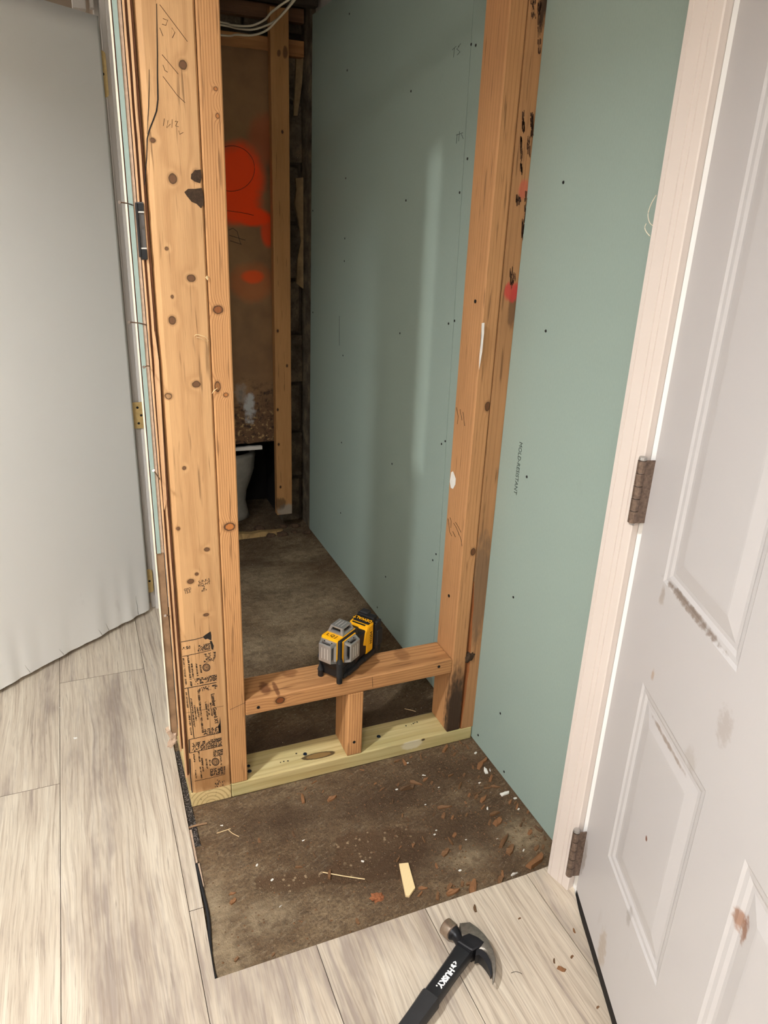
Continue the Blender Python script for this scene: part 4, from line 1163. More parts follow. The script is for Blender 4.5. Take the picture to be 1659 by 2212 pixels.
# ------------------------------------------------------------------ LEFT SLAB DOOR with frame
hp = on_z(325, 1318, 0.02); fp = on_z(0, 1490, 0.02)
ddir = Vector((fp[0]-hp[0], fp[1]-hp[1], 0)).normalized()
DW, DH, DT = 0.66, 1.658, 0.035
M['door_left'] = white_paint('white_slab_paint', rgb(236, 235, 233), rough=0.38)
dl = tag(empty('door_1', (hp[0], hp[1], 0.022), (0, 0, math.atan2(ddir.y, ddir.x))), 'white slab door standing ajar with a water swollen lower edge', kind='structure')
def slab_door():
    """local x runs from the hinge along the door, y<0... back face at +y side; front face looks to the camera"""
    nx, nz = 90, 70
    bm = bmesh.new()
    cracks = [(0.048, 0.7), (0.165, 0.3), (0.195, 0.25), (0.33, 0.25), (0.44, 0.3)]
    front = []
    for j in range(nz+1):
        t = j/nz; z = DH*t**1.8
        row = []
        for i in range(nx+1):
            x = DW*i/nx
            low = max(0.0, 1-z/0.26)
            wv = 0.0035*mnoise.noise(Vector((x*26, 0.3, 0)))+0.004*mnoise.noise(Vector((x*11, 4.3, 0)))
            zz = z+(0.0015*mnoise.noise(Vector((x*40, 1, 0)))+(0.001 if int(x*31) % 2 else 0)) * (1 if j == 0 else 0)
            y = wv*low**1.6*1.3
            row.append(bm.verts.new((x, y, max(zz, 0))))
        front.append(row)
    back = [[bm.verts.new((DW*i/nx, -DT, 0.0 if j == 0 else DH)) for i in range(nx+1)] for j in (0, nz)]
    for j in range(nz):
        for i in range(nx):
            bm.faces.new((front[j][i], front[j][i+1], front[j+1][i+1], front[j+1][i]))
    for i in range(nx):
        bm.faces.new((front[nz][i], front[nz][i+1], back[1][i+1], back[1][i]))
        bm.faces.new((front[0][i+1], front[0][i], back[0][i], back[0][i+1]))
        bm.faces.new((back[0][i], back[1][i], back[1][i+1], back[0][i+1]))
    bm.faces.new([front[j][0] for j in range(nz+1)]+[back[1][0], back[0][0]])
    bm.faces.new([front[j][nx] for j in range(nz, -1, -1)]+[back[0][nx], back[1][nx]])
    bmesh.ops.recalc_face_normals(bm, faces=bm.faces)
    o = link_mesh('slab', bm, M['door_left'], dl)
    for p in o.data.polygons: p.use_smooth = p.area < 0.002
    o.data.polygons[0].use_smooth = True
    for (x, hgt) in cracks:
        b2 = bmesh.new(); pts = []
        for k in range(8):
            t = k/7; z = 0.003+0.10*hgt*t
            xx = x+0.004*mnoise.noise(Vector((z*40, x*10, 0)))*t+0.012*t*(1 if x > 0.1 else 0.4)
            low = max(0.0, 1-z/0.26)
            y = (0.0035*mnoise.noise(Vector((xx*26, 0.3, 0)))+0.004*mnoise.noise(Vector((xx*11, 4.3, 0))))*low**1.6*1.3
            pts.append((xx, y+0.0002, z))
        tube(b2, pts, [0.0006*(1-i/8)+0.0001 for i in range(8)], 5)
        link_mesh('crack', b2, plain('crack_shadow_gap', rgb(120, 114, 108), 0.9) if x > 0.1 else M['black_void'], dl)
    return o
slab_door()
# door frame
bm = bmesh.new(); box(bm, -0.7005, -0.672, END_Y-0.012, END_Y+0.11, 0.006, 1.95, 0.002)
frame = tag(link_mesh('trim_2', bm, white_paint('white_jamb_paint', rgb(206, 203, 199))), 'white side jamb of the slab door', kind='structure')
bm = bmesh.new(); box(bm, -0.712, -0.7005, END_Y+0.03, END_Y+0.075, 0.006, 1.95, 0.0015); to_local(frame, link_mesh('door_stop', bm, white_paint('white_stop_paint', rgb(200, 196, 191))))
bm = bmesh.new(); box(bm, -0.688, -0.60, END_Y-0.026, END_Y-0.0125, 0.006, 1.95, 0.003)
tag(link_mesh('trim_3', bm, white_paint('white_casing_paint_a', rgb(210, 207, 203))), 'flat white casing right of the slab door', kind='structure')
bm = bmesh.new(); box(bm, -0.762, -0.730, END_Y+0.02, END_Y+0.06, 1.705, 1.95, 0.002); box(bm, -0.722, -0.7125, END_Y-0.005, END_Y+0.02, 1.705, 1.95, 0.002)
tag(link_mesh('trim_4', bm, white_paint('white_upper_trim_paint', rgb(208, 203, 198))), 'white trim above the corner of the slab door', kind='structure')
# brass hinge leaves on the jamb
hinge_px = ((222, 160, 0.052), (305, 897, 0.040), (323, 1255, 0.042))
for i, (u, v, half) in enumerate(hinge_px):
    z = on_y(u, v, END_Y-0.03)[2]
    x = on_y(u, v, END_Y-0.03)[0]
    bm = bmesh.new()
    pts = []
    hw = 0.0105
    for k in range(9):
        a = -math.pi/2+k/8*math.pi/2; pts.append((hw-0.009+0.009*math.cos(a), -half+0.009+0.009*math.sin(a)))
    for k in range(9):
        a = k/8*math.pi/2; pts.append((hw-0.009+0.009*math.cos(a), half-0.009+0.009*math.sin(a)))
    pts += [(-hw-0.012, half), (-hw-0.012, -half)]
    prism(bm, pts, 0.0, 0.002, lambda a, b, c: (a, c, b))
    o = link_mesh('hinge_leaf', bm, M['brass']); o.location = (x, END_Y-0.031, z)
    tag(o, ('brass hinge leaf high beside the slab door', 'brass hinge leaf half way up beside the slab door', 'brass hinge leaf near the floor beside the slab door')[i], 'hinge', 'brass hinge leaves')
    for dz in (-0.6, 0, 0.6):
        b2 = bmesh.new(); bmesh.ops.create_cone(b2, cap_ends=True, segments=12, radius1=0.0038, radius2=0.0032, depth=0.001, matrix=Matrix.Rotation(math.pi/2, 4, 'X'))
        s = link_mesh('screw', b2, M['screw'], o); s.location = (0.0 if dz == 0 else -0.009, -0.0006, dz*half)

# ------------------------------------------------------------------ RIGHT PANELLED DOOR, CASING, HINGES
CY0, CY1 = -0.497, -0.436
casing_paint = white_paint('white_casing_paint', rgb(222, 211, 204), rough=0.4, clean=True)
def casing():
    # profile across the wall: (y, x) outer edge thick, stepped and beaded
    prof = [(CY1, -0.045), (CY1, -0.0610), (CY1-0.002, -0.0630), (CY1-0.0105, -0.0630), (CY1-0.0112, -0.0614), (CY1-0.0120, -0.0626), (CY1-0.0335, -0.0615), (CY1-0.0342, -0.0598), (CY1-0.0350, -0.0608),
            (CY1-0.0435, -0.0600), (CY1-0.0442, -0.0582), (CY1-0.0450, -0.0592), (CY0+0.002, -0.0582), (CY0, -0.0565), (CY0, -0.045)]
    bm = bmesh.new()
    prism(bm, prof, 0.004, 1.99, lambda a, b, c: (b, a, c))
    return tag(link_mesh('trim_5', bm, casing_paint), 'moulded pinkish white casing beside the panelled door', kind='structure')
casing()
bm = bmesh.new(); box(bm, -0.0455, 0.066, -0.515, -0.4975, 0.002, 1.99, 0.0015)
jamb = tag(link_mesh('trim_6', bm, white_paint('white_jamb_right_paint', rgb(240, 240, 240), clean=True)), 'white jamb catching daylight behind the panelled door', kind='structure')
bm = bmesh.new(); box(bm, 0.000, 0.030, -0.526, -0.5155, 0.002, 1.97, 0.001); to_local(jamb, link_mesh('door_stop', bm, casing_paint))
# torn paper slivers along the casing's outer edge
bm = bmesh.new()
for (v0, v1, w) in ((1655, 1745, 0.006), (1745, 1800, 0.003), (1560, 1612, 0.004)):
    pts = []
    a = on_x(1215-(v0-1660)*0.17, v0, -0.05); b = on_x(1215-(v1-1660)*0.17, v1, -0.05)
    box(bm, -0.054, -0.052, CY1-0.001, CY1+w, b[2], a[2], 0.0004)
tag(link_mesh('torn_paper', bm, M['cream_edge']), 'torn drywall paper along the outer edge of the casing', 'torn paper')
# loose threads of caulk
for lab, ctrl in (('loop of dried caulk thread hanging off the casing', ((1418, 421), (1407, 440), (1400, 462), (1403, 480), (1411, 488))), ('frayed wisp of caulk below the loop on the casing', ((1396, 483), (1393, 492), (1397, 502), (1404, 510)))):
    bm = bmesh.new(); pts = [on_x(u, v, -0.05) for u, v in ctrl]
    tube(bm, smooth_path(pts, 6), 0.0007, 6)
    tag(link_mesh('caulk_thread', bm, M['cream_edge']), lab, 'thread', 'caulk threads on the casing')

DANG = math.atan2(-0.93, -0.368)
DH0 = (-0.047, -0.5095)
PD_W, PD_H, PD_T = 0.76, 1.955, 0.034
dr = tag(empty('door_2', (DH0[0], DH0[1], 0.036), (0, 0, DANG)), 'grubby white six panel door standing ajar', kind='structure')
cs, sn = math.cos(DANG), math.sin(DANG)
def door_px(u, v):
    d = ray(u, v); nrm = np.array([sn, -cs, 0.0]); h = np.array([DH0[0], DH0[1], 0.0])
    t = (nrm @ (h-CAM))/(nrm @ d); p = CAM+d*t
    return ((p-h) @ np.array([cs, sn, 0.0]), p[2]-0.036)
dirt = []
for (u, v, ru, rz, c, a) in ((1262, 1850, 0.012, 0.05, rgb(120, 104, 84), 0.5), (1590, 1985, 0.012, 0.018, rgb(150, 104, 74), 0.8), (1601, 2010, 0.008, 0.022, rgb(140, 92, 62), 0.8), (1410, 1458, 0.006, 0.012, rgb(170, 140, 110), 0.6),
                             (1565, 1570, 0.02, 0.03, rgb(150, 136, 124), 0.35), (1490, 1318, 0.10, 0.007, rgb(110, 88, 68), 0.75), (1436, 1606, 0.075, 0.004, rgb(130, 110, 90), 0.65), (1300, 2050, 0.02, 0.05, rgb(170, 150, 126), 0.55), (1430, 1290, 0.01, 0.02, rgb(150, 128, 104), 0.4), (1358, 1980, 0.01, 0.02, rgb(130, 124, 118), 0.45), (1395, 1810, 0.004, 0.006, rgb(120, 70, 46), 0.9), (1490, 1640, 0.02, 0.02, rgb(168, 160, 152), 0.4)):
    x, z = door_px(u, v); dirt.append((x, z, ru, rz, c, a))
M['door_right'] = white_paint('white_panel_door_paint', rgb(200, 197, 198), dirt, rough=0.36)
def panel_door():
    bm = bmesh.new()
    # panel rectangles (x0,x1,z0,z1) with a moulded groove around a raised field
    xa0, _ = door_px(1432, 1258); xb0, _ = door_px(1590, 1455)
    _, zmid_hi = door_px(1435, 1258)
    _, zlow_hi = door_px(1389, 1474)
    cols_ = ((xa0, xb0), (xb0+0.105, 2*xb0+0.105-xa0))
    rows_ = ((0.20, zlow_hi), (zmid_hi, 1.46), (1.56, 1.84))
    xs = sorted({0.0, PD_W} | {c for k in cols_ for c in k}); zs = sorted({0.0, PD_H} | {c for k in rows_ for c in k})
    def is_panel(x, z):
        return any(a-1e-6 <= x <= b+1e-6 for a, b in cols_) and any(a-1e-6 <= z <= b+1e-6 for a, b in rows_)
    for xa, xb in zip(xs, xs[1:]):
        for za, zb2 in zip(zs, zs[1:]):
            if is_panel((xa+xb)/2, (za+zb2)/2):
                offs = ((0.0, 0.0), (0.005, -0.0022), (0.012, -0.0028), (0.018, -0.0050), (0.024, -0.0050), (0.048, -0.0012), (0.052, -0.0010))
                loops = []
                for o_, y in offs:
                    loops.append([bm.verts.new((a, -y, b)) for a, b in ((xa+o_, za+o_), (xb-o_, za+o_), (xb-o_, zb2-o_), (xa+o_, zb2-o_))])
                for l0, l1 in zip(loops, loops[1:]):
                    for i in range(4): bm.faces.new((l0[i], l0[(i+1) % 4], l1[(i+1) % 4], l1[i]))
                bm.faces.new(loops[-1])
            else:
                bm.faces.new([bm.verts.new((a, 0, b)) for a, b in ((xa, za), (xb, za), (xb, zb2), (xa, zb2))])
    # other side and edges
    for q in (((0, PD_T, 0), (PD_W, PD_T, 0), (PD_W, PD_T, PD_H), (0, PD_T, PD_H)), ((0, 0, 0), (0, PD_T, 0), (0, PD_T, PD_H), (0, 0, PD_H)), ((PD_W, 0, 0), (PD_W, PD_T, 0), (PD_W, PD_T, PD_H), (PD_W, 0, PD_H)),
              ((0, 0, 0), (PD_W, 0, 0), (PD_W, PD_T, 0), (0, PD_T, 0)), ((0, 0, PD_H), (PD_W, 0, PD_H), (PD_W, PD_T, PD_H), (0, PD_T, PD_H))):
        bm.faces.new([bm.verts.new(p) for p in q])
    bmesh.ops.remove_doubles(bm, verts=bm.verts, dist=1e-5)
    bmesh.ops.recalc_face_normals(bm, faces=bm.faces)
    # local +y must point away from the camera side
    return link_mesh('panelled_slab', bm, M['door_right'], dr)
# which side faces the camera: local y axis in world = (-sin, cos)
pslab = panel_door()
if (-sn*(CAM[0]-DH0[0]) + cs*(CAM[1]-DH0[1])) > 0:
    pslab.data.transform(Matrix.Diagonal((1, -1, 1, 1))); pslab.data.flip_normals()
# dark strip filling the gap under the door
bm = bmesh.new()
sgn = 1 if (-sn*(CAM[0]-DH0[0]) + cs*(CAM[1]-DH0[1])) > 0 else -1
box(bm, 0.0, PD_W, min(-sgn*0.001, -sgn*0.030), max(-sgn*0.001, -sgn*0.030), -0.026, 0.0)
link_mesh('gap_strip', bm, M['black_void'], dr)
# hinges with pin knuckles
for i, (ua, va, ub, vb) in enumerate(((1391, 995, 1367, 1130), (1249, 1801, 1229, 1890))):
    HXk, HYk = -0.066, -0.5035
    za = on_x(ua, va, HXk)[2]; zb_ = on_x(ub, vb, HXk)[2]
    h = tag(empty('door_hinge', (HXk, HYk, zb_)), ('corroded steel hinge half way up the panelled door', 'corroded steel hinge at the foot of the panelled door')[i], 'hinge', 'hinges of the panelled door')
    n = 5; gap = 0.0008
    for k in range(n):
        bm = bmesh.new()
        s0 = zb_+(za-zb_)*k/n+gap; s1 = zb_+(za-zb_)*(k+1)/n-gap
        tube(bm, [(HXk, HYk, s0), (HXk, HYk, s1)], 0.0068, 14)
        to_local(h, link_mesh('knuckle', bm, M['rust']))
    bm = bmesh.new(); tube(bm, [(HXk, HYk, zb_-0.003), (HXk, HYk, za), (HXk, HYk, za+0.001), (HXk, HYk, za+0.005)], [0.004, 0.004, 0.0066, 0.0058], 14); to_local(h, link_mesh('pin', bm, M['silver']))
    bm = bmesh.new()
    a = Vector((HXk+0.002, HYk-0.004, 0)); b = Vector((DH0[0]-0.0005, DH0[1]-0.002, 0))
    hull_box(bm, [(a.x, a.y, zb_), (b.x, b.y, zb_), (b.x+0.001, b.y+0.002, zb_), (a.x+0.001, a.y+0.002, zb_), (a.x, a.y, za), (b.x, b.y, za), (b.x+0.001, b.y+0.002, za), (a.x+0.001, a.y+0.002, za)])
    to_local(h, link_mesh('leaf', bm, M['rust']))

# ------------------------------------------------------------------ LASER LEVEL
def laser():
    F = on_z(733, 1476, HB+0.038)
    ang = math.atan2(-0.81, 0.58)
    root = tag(empty('laser_level'), 'yellow and black laser level with silver lens heads on the curb rail', 'laser level')
    K = 1.0
    # local: -y forward, +x to the right-hand lens head; front right foot sits at F
    fx, fy = 0.0265, -0.058
    c, s = math.cos(ang), math.sin(ang)
    root.location = (F[0]-(c*fx-s*fy), F[1]-(s*fx+c*fy), HB+0.0382)
    root.rotation_euler = (0, 0, ang)
    def part(name, mat, fn, parent=None, smooth=False):
        bm = bmesh.new(); fn(bm)
        return link_mesh(name, bm, mat, parent or root, smooth)
    # black core
    part('body', M['plastic'], lambda bm: box(bm, -0.0275, 0.0275, -0.060, 0.016, 0.030, 0.110, 0.008))
    part('base', M['plastic'], lambda bm: (box(bm, -0.0255, 0.0255, -0.055, 0.020, 0.008, 0.034, 0.003)))
    part('side_rail', M['plastic_soft'], lambda bm: hull_box(bm, [(0.020, -0.045, 0.004), (0.030, -0.045, 0.004), (0.030, 0.112, 0.003), (0.020, 0.112, 0.003), (0.020, -0.045, 0.014), (0.030, -0.045, 0.014), (0.030, 0.112, 0.020), (0.020, 0.112, 0.020)], 0.003))
    part('side_rail', M['plastic_soft'], lambda bm: hull_box(bm, [(-0.030, -0.045, 0.004), (-0.020, -0.045, 0.004), (-0.020, 0.112, 0.003), (-0.030, 0.112, 0.003), (-0.030, -0.045, 0.014), (-0.020, -0.045, 0.014), (-0.020, 0.112, 0.020), (-0.030, 0.112, 0.020)], 0.003))
    part('rail_bumper', M['plastic_soft'], lambda bm: box(bm, 0.0285, 0.0335, -0.030, 0.012, 0.006, 0.016, 0.002))
    part('rail_bumper', M['plastic_soft'], lambda bm: box(bm, 0.0285, 0.0330, 0.040, 0.075, 0.008, 0.020, 0.002))
    # grip ribs low on the side
    for k in range(7):
        part('grip_rib', M['plastic_soft'], lambda bm: box(bm, 0.0245, 0.0268, -0.040+k*0.007, -0.0365+k*0.007, 0.018, 0.032, 0.0006))
    for (x, y) in ((-0.0265, -0.058), (0.0265, -0.058)):
        part('corner_post', M['plastic_soft'], lambda bm: tube(bm, [(x, y, 0.018), (x, y, 0.054), (x*0.97, y*0.98, 0.064)], [0.0078, 0.0078, 0.0055], 16), smooth=False)
        part('foot', M['plastic'], lambda bm: tube(bm, [(x, y, 0.0), (x, y, 0.0015), (x, y, 0.018)], [0.0056, 0.0068, 0.0068], 16))
    part('corner_guard', M['plastic_soft'], lambda bm: box(bm, 0.0215, 0.0300, -0.0625, -0.053, 0.055, 0.111, 0.003))
    # yellow panels behind the heads
    part('yellow_panel', M['yellow'], lambda bm: box(bm, -0.0235, 0.0220, -0.0615, -0.057, 0.050, 0.108, 0.0015))
    part('yellow_panel', M['yellow'], lambda bm: box(bm, 0.0240, 0.0287, -0.051, 0.002, 0.049, 0.105, 0.0015))
    part('yellow_panel', M['yellow'], lambda bm: box(bm, -0.0235, 0.0220, -0.0605, 0.010, 0.1075, 0.1115, 0.0015))
    # silver lens heads: a stepped cage with dark windows
    def head(origin, ax, ay, az, w, h, d):
        """ax,ay in the mounting plane, az outwards"""
        mt = Matrix(((ax[0], ay[0], az[0], origin[0]), (ax[1], ay[1], az[1], origin[1]), (ax[2], ay[2], az[2], origin[2]), (0, 0, 0, 1)))
        hd = empty('lens_head'); hd.parent = root
        hd.matrix_local = mt
        def hp(name, mat, fn):
            bm = bmesh.new(); fn(bm)
            return link_mesh(name, bm, mat, hd)
        def ring(bm):
            a = [(-w/2, -h/2), (w/2, -h/2), (w/2, h/2), (-w/2, h/2)]
            b = [(-w/2+0.005, -h/2+0.005), (w/2-0.005, -h/2+0.005), (w/2-0.005, h/2-0.005), (-w/2+0.005, h/2-0.005)]
            la = [bm.verts.new((x, y, 0)) for x, y in a]; lb = [bm.verts.new((x, y, 0.003)) for x, y in a]; lc = [bm.verts.new((x, y, 0.005)) for x, y in b]
            for l0, l1 in ((la, lb), (lb, lc)):
                for i in range(4): bm.faces.new((l0[i], l0[(i+1) % 4], l1[(i+1) % 4], l1[i]))
            bm.faces.new(lc)
        hp('bezel', M['silver'], ring)
        hp('window', M['lens'], lambda bm: box(bm, -w/2+0.0085, w/2-0.0085, -h/2+0.0085, h/2-0.0085, 0.005, d-0.003))
        def cage(bm):
            for sx in (-1, 1):
                for sy in (-1, 1):
                    x, y = sx*(w/2-0.003), sy*(h/2-0.003); x2, y2 = sx*(w/2-0.0075), sy*(h/2-0.0075)
                    hull_box(bm, [(x-0.0028, y-0.0028, 0.002), (x+0.0028, y-0.0028, 0.002), (x+0.0028, y+0.0028, 0.002), (x-0.0028, y+0.0028, 0.002),
                                  (x2-0.0030, y2-0.0030, d-0.002), (x2+0.0030, y2-0.0030, d-0.002), (x2+0.0030, y2+0.0030, d-0.002), (x2-0.0030, y2+0.0030, d-0.002)])
        hp('cage', M['silver'], cage)
        hp('cap', M['silver'], lambda bm: box(bm, -w/2+0.0040, w/2-0.0040, -h/2+0.0040, h/2-0.0040, d-0.0045, d, 0.0016))
        for k in (-1, 0, 1):
            hp('cap_groove', M['groove'], lambda bm: box(bm, k*w*0.19-0.0006, k*w*0.19+0.0006, -h*0.26, h*0.26, d-0.0002, d+0.0005))
        for sx in (-1, 1):
            hp('bezel_screw', M['screw'], lambda bm: bmesh.ops.create_cone(bm, cap_ends=True, segments=10, radius1=0.0017, radius2=0.0014, depth=0.001, matrix=Matrix.Translation((sx*w*0.24, h/2-0.0030, 0.0046))))
    head((-0.001, -0.0612, 0.079), (1, 0, 0), (0, 0, 1), (0, -1, 0), 0.042, 0.054, 0.0175)
    head((0.0285, -0.0245, 0.077), (0, 1, 0), (0, 0, 1), (1, 0, 0), 0.044, 0.054, 0.0175)
    head((0.000, -0.018, 0.1112), (1, 0, 0), (0, 1, 0), (0, 0, 1), 0.042, 0.044, 0.0175)
    # battery: yellow shell and black bracket behind
    part('battery_neck', M['plastic'], lambda bm: box(bm, -0.0255, 0.0255, 0.014, 0.060, 0.020, 0.086, 0.004))
    part('battery_shell', M['yellow'], lambda bm: hull_box(bm, [(-0.0265, 0.050, 0.018), (0.0275, 0.050, 0.018), (0.0275, 0.082, 0.018), (-0.0265, 0.082, 0.018),
                                                               (-0.0265, 0.053, 0.093), (0.0275, 0.053, 0.093), (0.0275, 0.082, 0.097), (-0.0265, 0.082, 0.097)], 0.005))
    part('shell_bulge', M['yellow'], lambda bm: hull_box(bm, [(0.002, 0.036, 0.050), (0.0280, 0.038, 0.050), (0.0280, 0.056, 0.040), (0.0, 0.056, 0.040), (0.004, 0.044, 0.084), (0.0270, 0.044, 0.082), (0.0280, 0.056, 0.090), (0.0, 0.056, 0.090)], 0.004))
    part('top_label', M['plastic'], lambda bm: hull_box(bm, [(-0.021, 0.062, 0.0935), (0.024, 0.062, 0.0935), (0.0255, 0.082, 0.0955), (-0.023, 0.082, 0.0955), (-0.021, 0.062, 0.0965), (0.024, 0.062, 0.0965), (0.0255, 0.082, 0.1005), (-0.023, 0.082, 0.1005)], 0.002))
    part('shell_slot', M['plastic'], lambda bm: box(bm, -0.018, 0.018, 0.0555, 0.0585, 0.0920, 0.0946))
    text_mesh('brand_word', 'DEWALT', 0.0125, M['yellow'], root, Matrix.Translation((0.001, 0.0725, 0.0992)) @ Matrix.Rotation(math.radians(11), 4, 'X') @ Matrix.Rotation(math.pi, 4, 'Z'), bold=0.0003)
    part('rear_bracket', M['plastic'], lambda bm: (box(bm, -0.031, 0.031, 0.086, 0.100, 0.004, 0.088, 0.004), box(bm, -0.024, 0.024, 0.083, 0.101, 0.080, 0.104, 0.004)))
    part('bracket_pad', M['plastic_soft'], lambda bm: box(bm, 0.024, 0.0335, 0.090, 0.114, 0.024, 0.068, 0.003))
    part('bracket_pad', M['plastic_soft'], lambda bm: box(bm, 0.022, 0.0310, 0.090, 0.110, 0.066, 0.092, 0.003))
    part('bracket_pad', M['plastic_soft'], lambda bm: box(bm, -0.0335, -0.024, 0.090, 0.114, 0.024, 0.068, 0.003))
    part('bracket_hook', M['plastic_soft'], lambda bm: box(bm, -0.020, 0.004, 0.088, 0.106, 0.100, 0.108, 0.003))
    # handwriting
    def write(name, body, size, mt): text_mesh(name, body, size, M['print'], root, mt, bold=0.0002)
    write('marker_letters', 'L Q J', 0.0130, Matrix.Translation((-0.002, -0.0500, 0.1117)))
    write('marker_numbers', 'N2254', 0.0120, basis((0.0277, 0.070, 0.058), (0, 0, 1), (0, -1, 0)))
    return root
laser()

# ------------------------------------------------------------------ HAMMER
def hammer():
    z0 = VZ
    root = tag(empty('claw_hammer'), 'black handled claw hammer lying on the plank floor', 'hammer')
    hf = on_z(966, 1998, z0+0.02); neck = on_z(1010, 2042, z0+0.02); ctip = on_z(1067, 2114, z0+0.018); hb = on_z(872, 2235, z0+0.02)
    # local frame: handle along -y, head along x (face -x, claw +x), laid on its side (z up = side)
    eye = Vector(on_z(1003, 2052, z0+0.02)); hbv = Vector(hb)
    yv = (eye-hbv); yv.z = 0; yv.normalize()
    xv = Vector((yv.y, -yv.x, 0))
    root.matrix_world = Matrix(((xv.x, yv.x, 0, eye.x), (xv.y, yv.y, 0, eye.y), (0, 0, 1, z0), (0, 0, 0, 1)))
    bpy.context.view_layer.update()
    inv = root.matrix_world.inverted()
    def loc(u, v, z): return inv @ Vector(on_z(u, v, z0+z))
    steel_dark = plain('blackened_steel', rgb(30, 30, 34), 0.4, 0.3, var=0.2)
    steel_grey = plain('worn_grey_steel', rgb(128, 122, 114), 0.42, 0.7, var=0.3, scale=140, bump=0.15)
    steel_face = plain('bright_worn_steel', rgb(176, 158, 142), 0.3, 0.85, var=0.25, scale=70)
    zc = 0.0185
    # striking face: flattened cylinder
    a = loc(961, 1999, zc); b = loc(978, 2014, zc)
    d = (b-a).normalized()
    def part(name, mat, fn, smooth=True, parent=None):
        bm = bmesh.new(); fn(bm); bmesh.ops.recalc_face_normals(bm, faces=bm.faces)
        o = link_mesh(name, bm, mat, parent or root, smooth)
        if smooth:
            try: o.data.set_sharp_from_angle(angle=math.radians(38))
            except Exception: pass
        return o
    part('striking_face', steel_face, lambda bm: tube(bm, [a-d*0.0005, a+d*0.0005, a+d*0.0025, b-d*0.001, b+d*0.0005], [0.0135, 0.0150, 0.0158, 0.0158, 0.0140], 26))
    c = loc(1000, 2042, zc)
    part('neck', steel_dark, lambda bm: tube(bm, [b-d*0.001, b+d*0.003, b+d*0.009, b+(c-b)*0.62, c], [0.0138, 0.0135, 0.0105, 0.0095, 0.0125], 20))
    # head side cheek + claw: outline extruded sideways with tapered claw
    def pl(pts): return [loc(u, v, zc) for u, v in pts]
    outer = pl([(992, 2003), (1014, 2001), (1032, 2014), (1046, 2029), (1056, 2044), (1063, 2058), (1069, 2078), (1071, 2098), (1068, 2118), (1065, 2126)])
    inner = pl([(997, 2030), (1003, 2044), (1012, 2052), (1030, 2058), (1040, 2060), (1050, 2068), (1058, 2082), (1062, 2098), (1064, 2112), (1064, 2124)])
    hth = [0.0125, 0.013, 0.0135, 0.0138, 0.0140, 0.0138, 0.0125, 0.0095, 0.0055, 0.0025]
    def claw(bm):
        rows = []
        for o_, i_, h in zip(outer, inner, hth):
            lift = 0.0
            rows.append([bm.verts.new((o_.x, o_.y, zc-h)), bm.verts.new((o_.x, o_.y, zc+h*0.82)), bm.verts.new((o_.x*0.85+i_.x*0.15, o_.y*0.85+i_.y*0.15, zc+h)),
                         bm.verts.new((i_.x*0.85+o_.x*0.15, i_.y*0.85+o_.y*0.15, zc+h)), bm.verts.new((i_.x, i_.y, zc+h*0.8)), bm.verts.new((i_.x, i_.y, zc-h))])
        for r0, r1 in zip(rows, rows[1:]):
            for k in range(6): bm.faces.new((r0[k], r0[(k+1) % 6], r1[(k+1) % 6], r1[k]))
        bm.faces.new(rows[0]); bm.faces.new(rows[-1][::-1])
    part('claw', steel_grey, claw)
    # dark painted underside of the claw
    inner2 = pl([(1028, 2058), (1040, 2062), (1050, 2070), (1058, 2084), (1061, 2098), (1062, 2110)])
    inner3 = pl([(1026, 2072), (1034, 2070), (1043, 2078), (1051, 2090), (1057, 2102), (1060, 2112)])
    def under(bm):
        rows = []
        for o_, i_, h in zip(inner2, inner3, (0.012, 0.012, 0.0115, 0.010, 0.007, 0.004)):
            rows.append([bm.verts.new((o_.x, o_.y, zc-h)), bm.verts.new((o_.x, o_.y, zc+h)), bm.verts.new((i_.x, i_.y, zc+h*0.75)), bm.verts.new((i_.x, i_.y, zc-h))])
        for r0, r1 in zip(rows, rows[1:]):
            for k in range(4): bm.faces.new((r0[k], r0[(k+1) % 4], r1[(k+1) % 4], r1[k]))
        bm.faces.new(rows[0]); bm.faces.new(rows[-1][::-1])
    part('claw_underside', steel_dark, under)
    # eye block under the cheek
    blk = pl([(998, 2034), (1012, 2028), (1032, 2037), (1044, 2047), (1038, 2056), (1020, 2066), (1014, 2064), (986, 2046), (992, 2042)])
    def block(bm):
        lo = [bm.verts.new((p.x, p.y, zc-0.0150)) for p in blk]; hi = [bm.verts.new((p.x, p.y, zc+0.0142)) for p in blk]
        cx = sum((p for p in blk), Vector())/len(blk)
        tp_ = [bm.verts.new((p.x*0.86+cx.x*0.14, p.y*0.86+cx.y*0.14, zc+0.0162)) for p in blk]
        n = len(blk)
        for l0, l1 in ((lo, hi), (hi, tp_)):
            for k in range(n): bm.faces.new((l0[k], l0[(k+1) % n], l1[(k+1) % n], l1[k]))
        bm.faces.new(lo[::-1]); bm.faces.new(tp_)
    part('eye_block', steel_dark, block)
    # handle: rounded rectangular sections, then a rubber grip
    L0 = loc(986, 2046, zc); R0 = loc(1018, 2068, zc)
    cen = (L0+R0)/2
    hw0 = (R0-L0).length/2
    hL = 0.33
    end = loc(855, 2262, zc); ax = (end-cen); ax.z = 0; ax.normalize(); side = Vector((-ax.y, ax.x, 0))
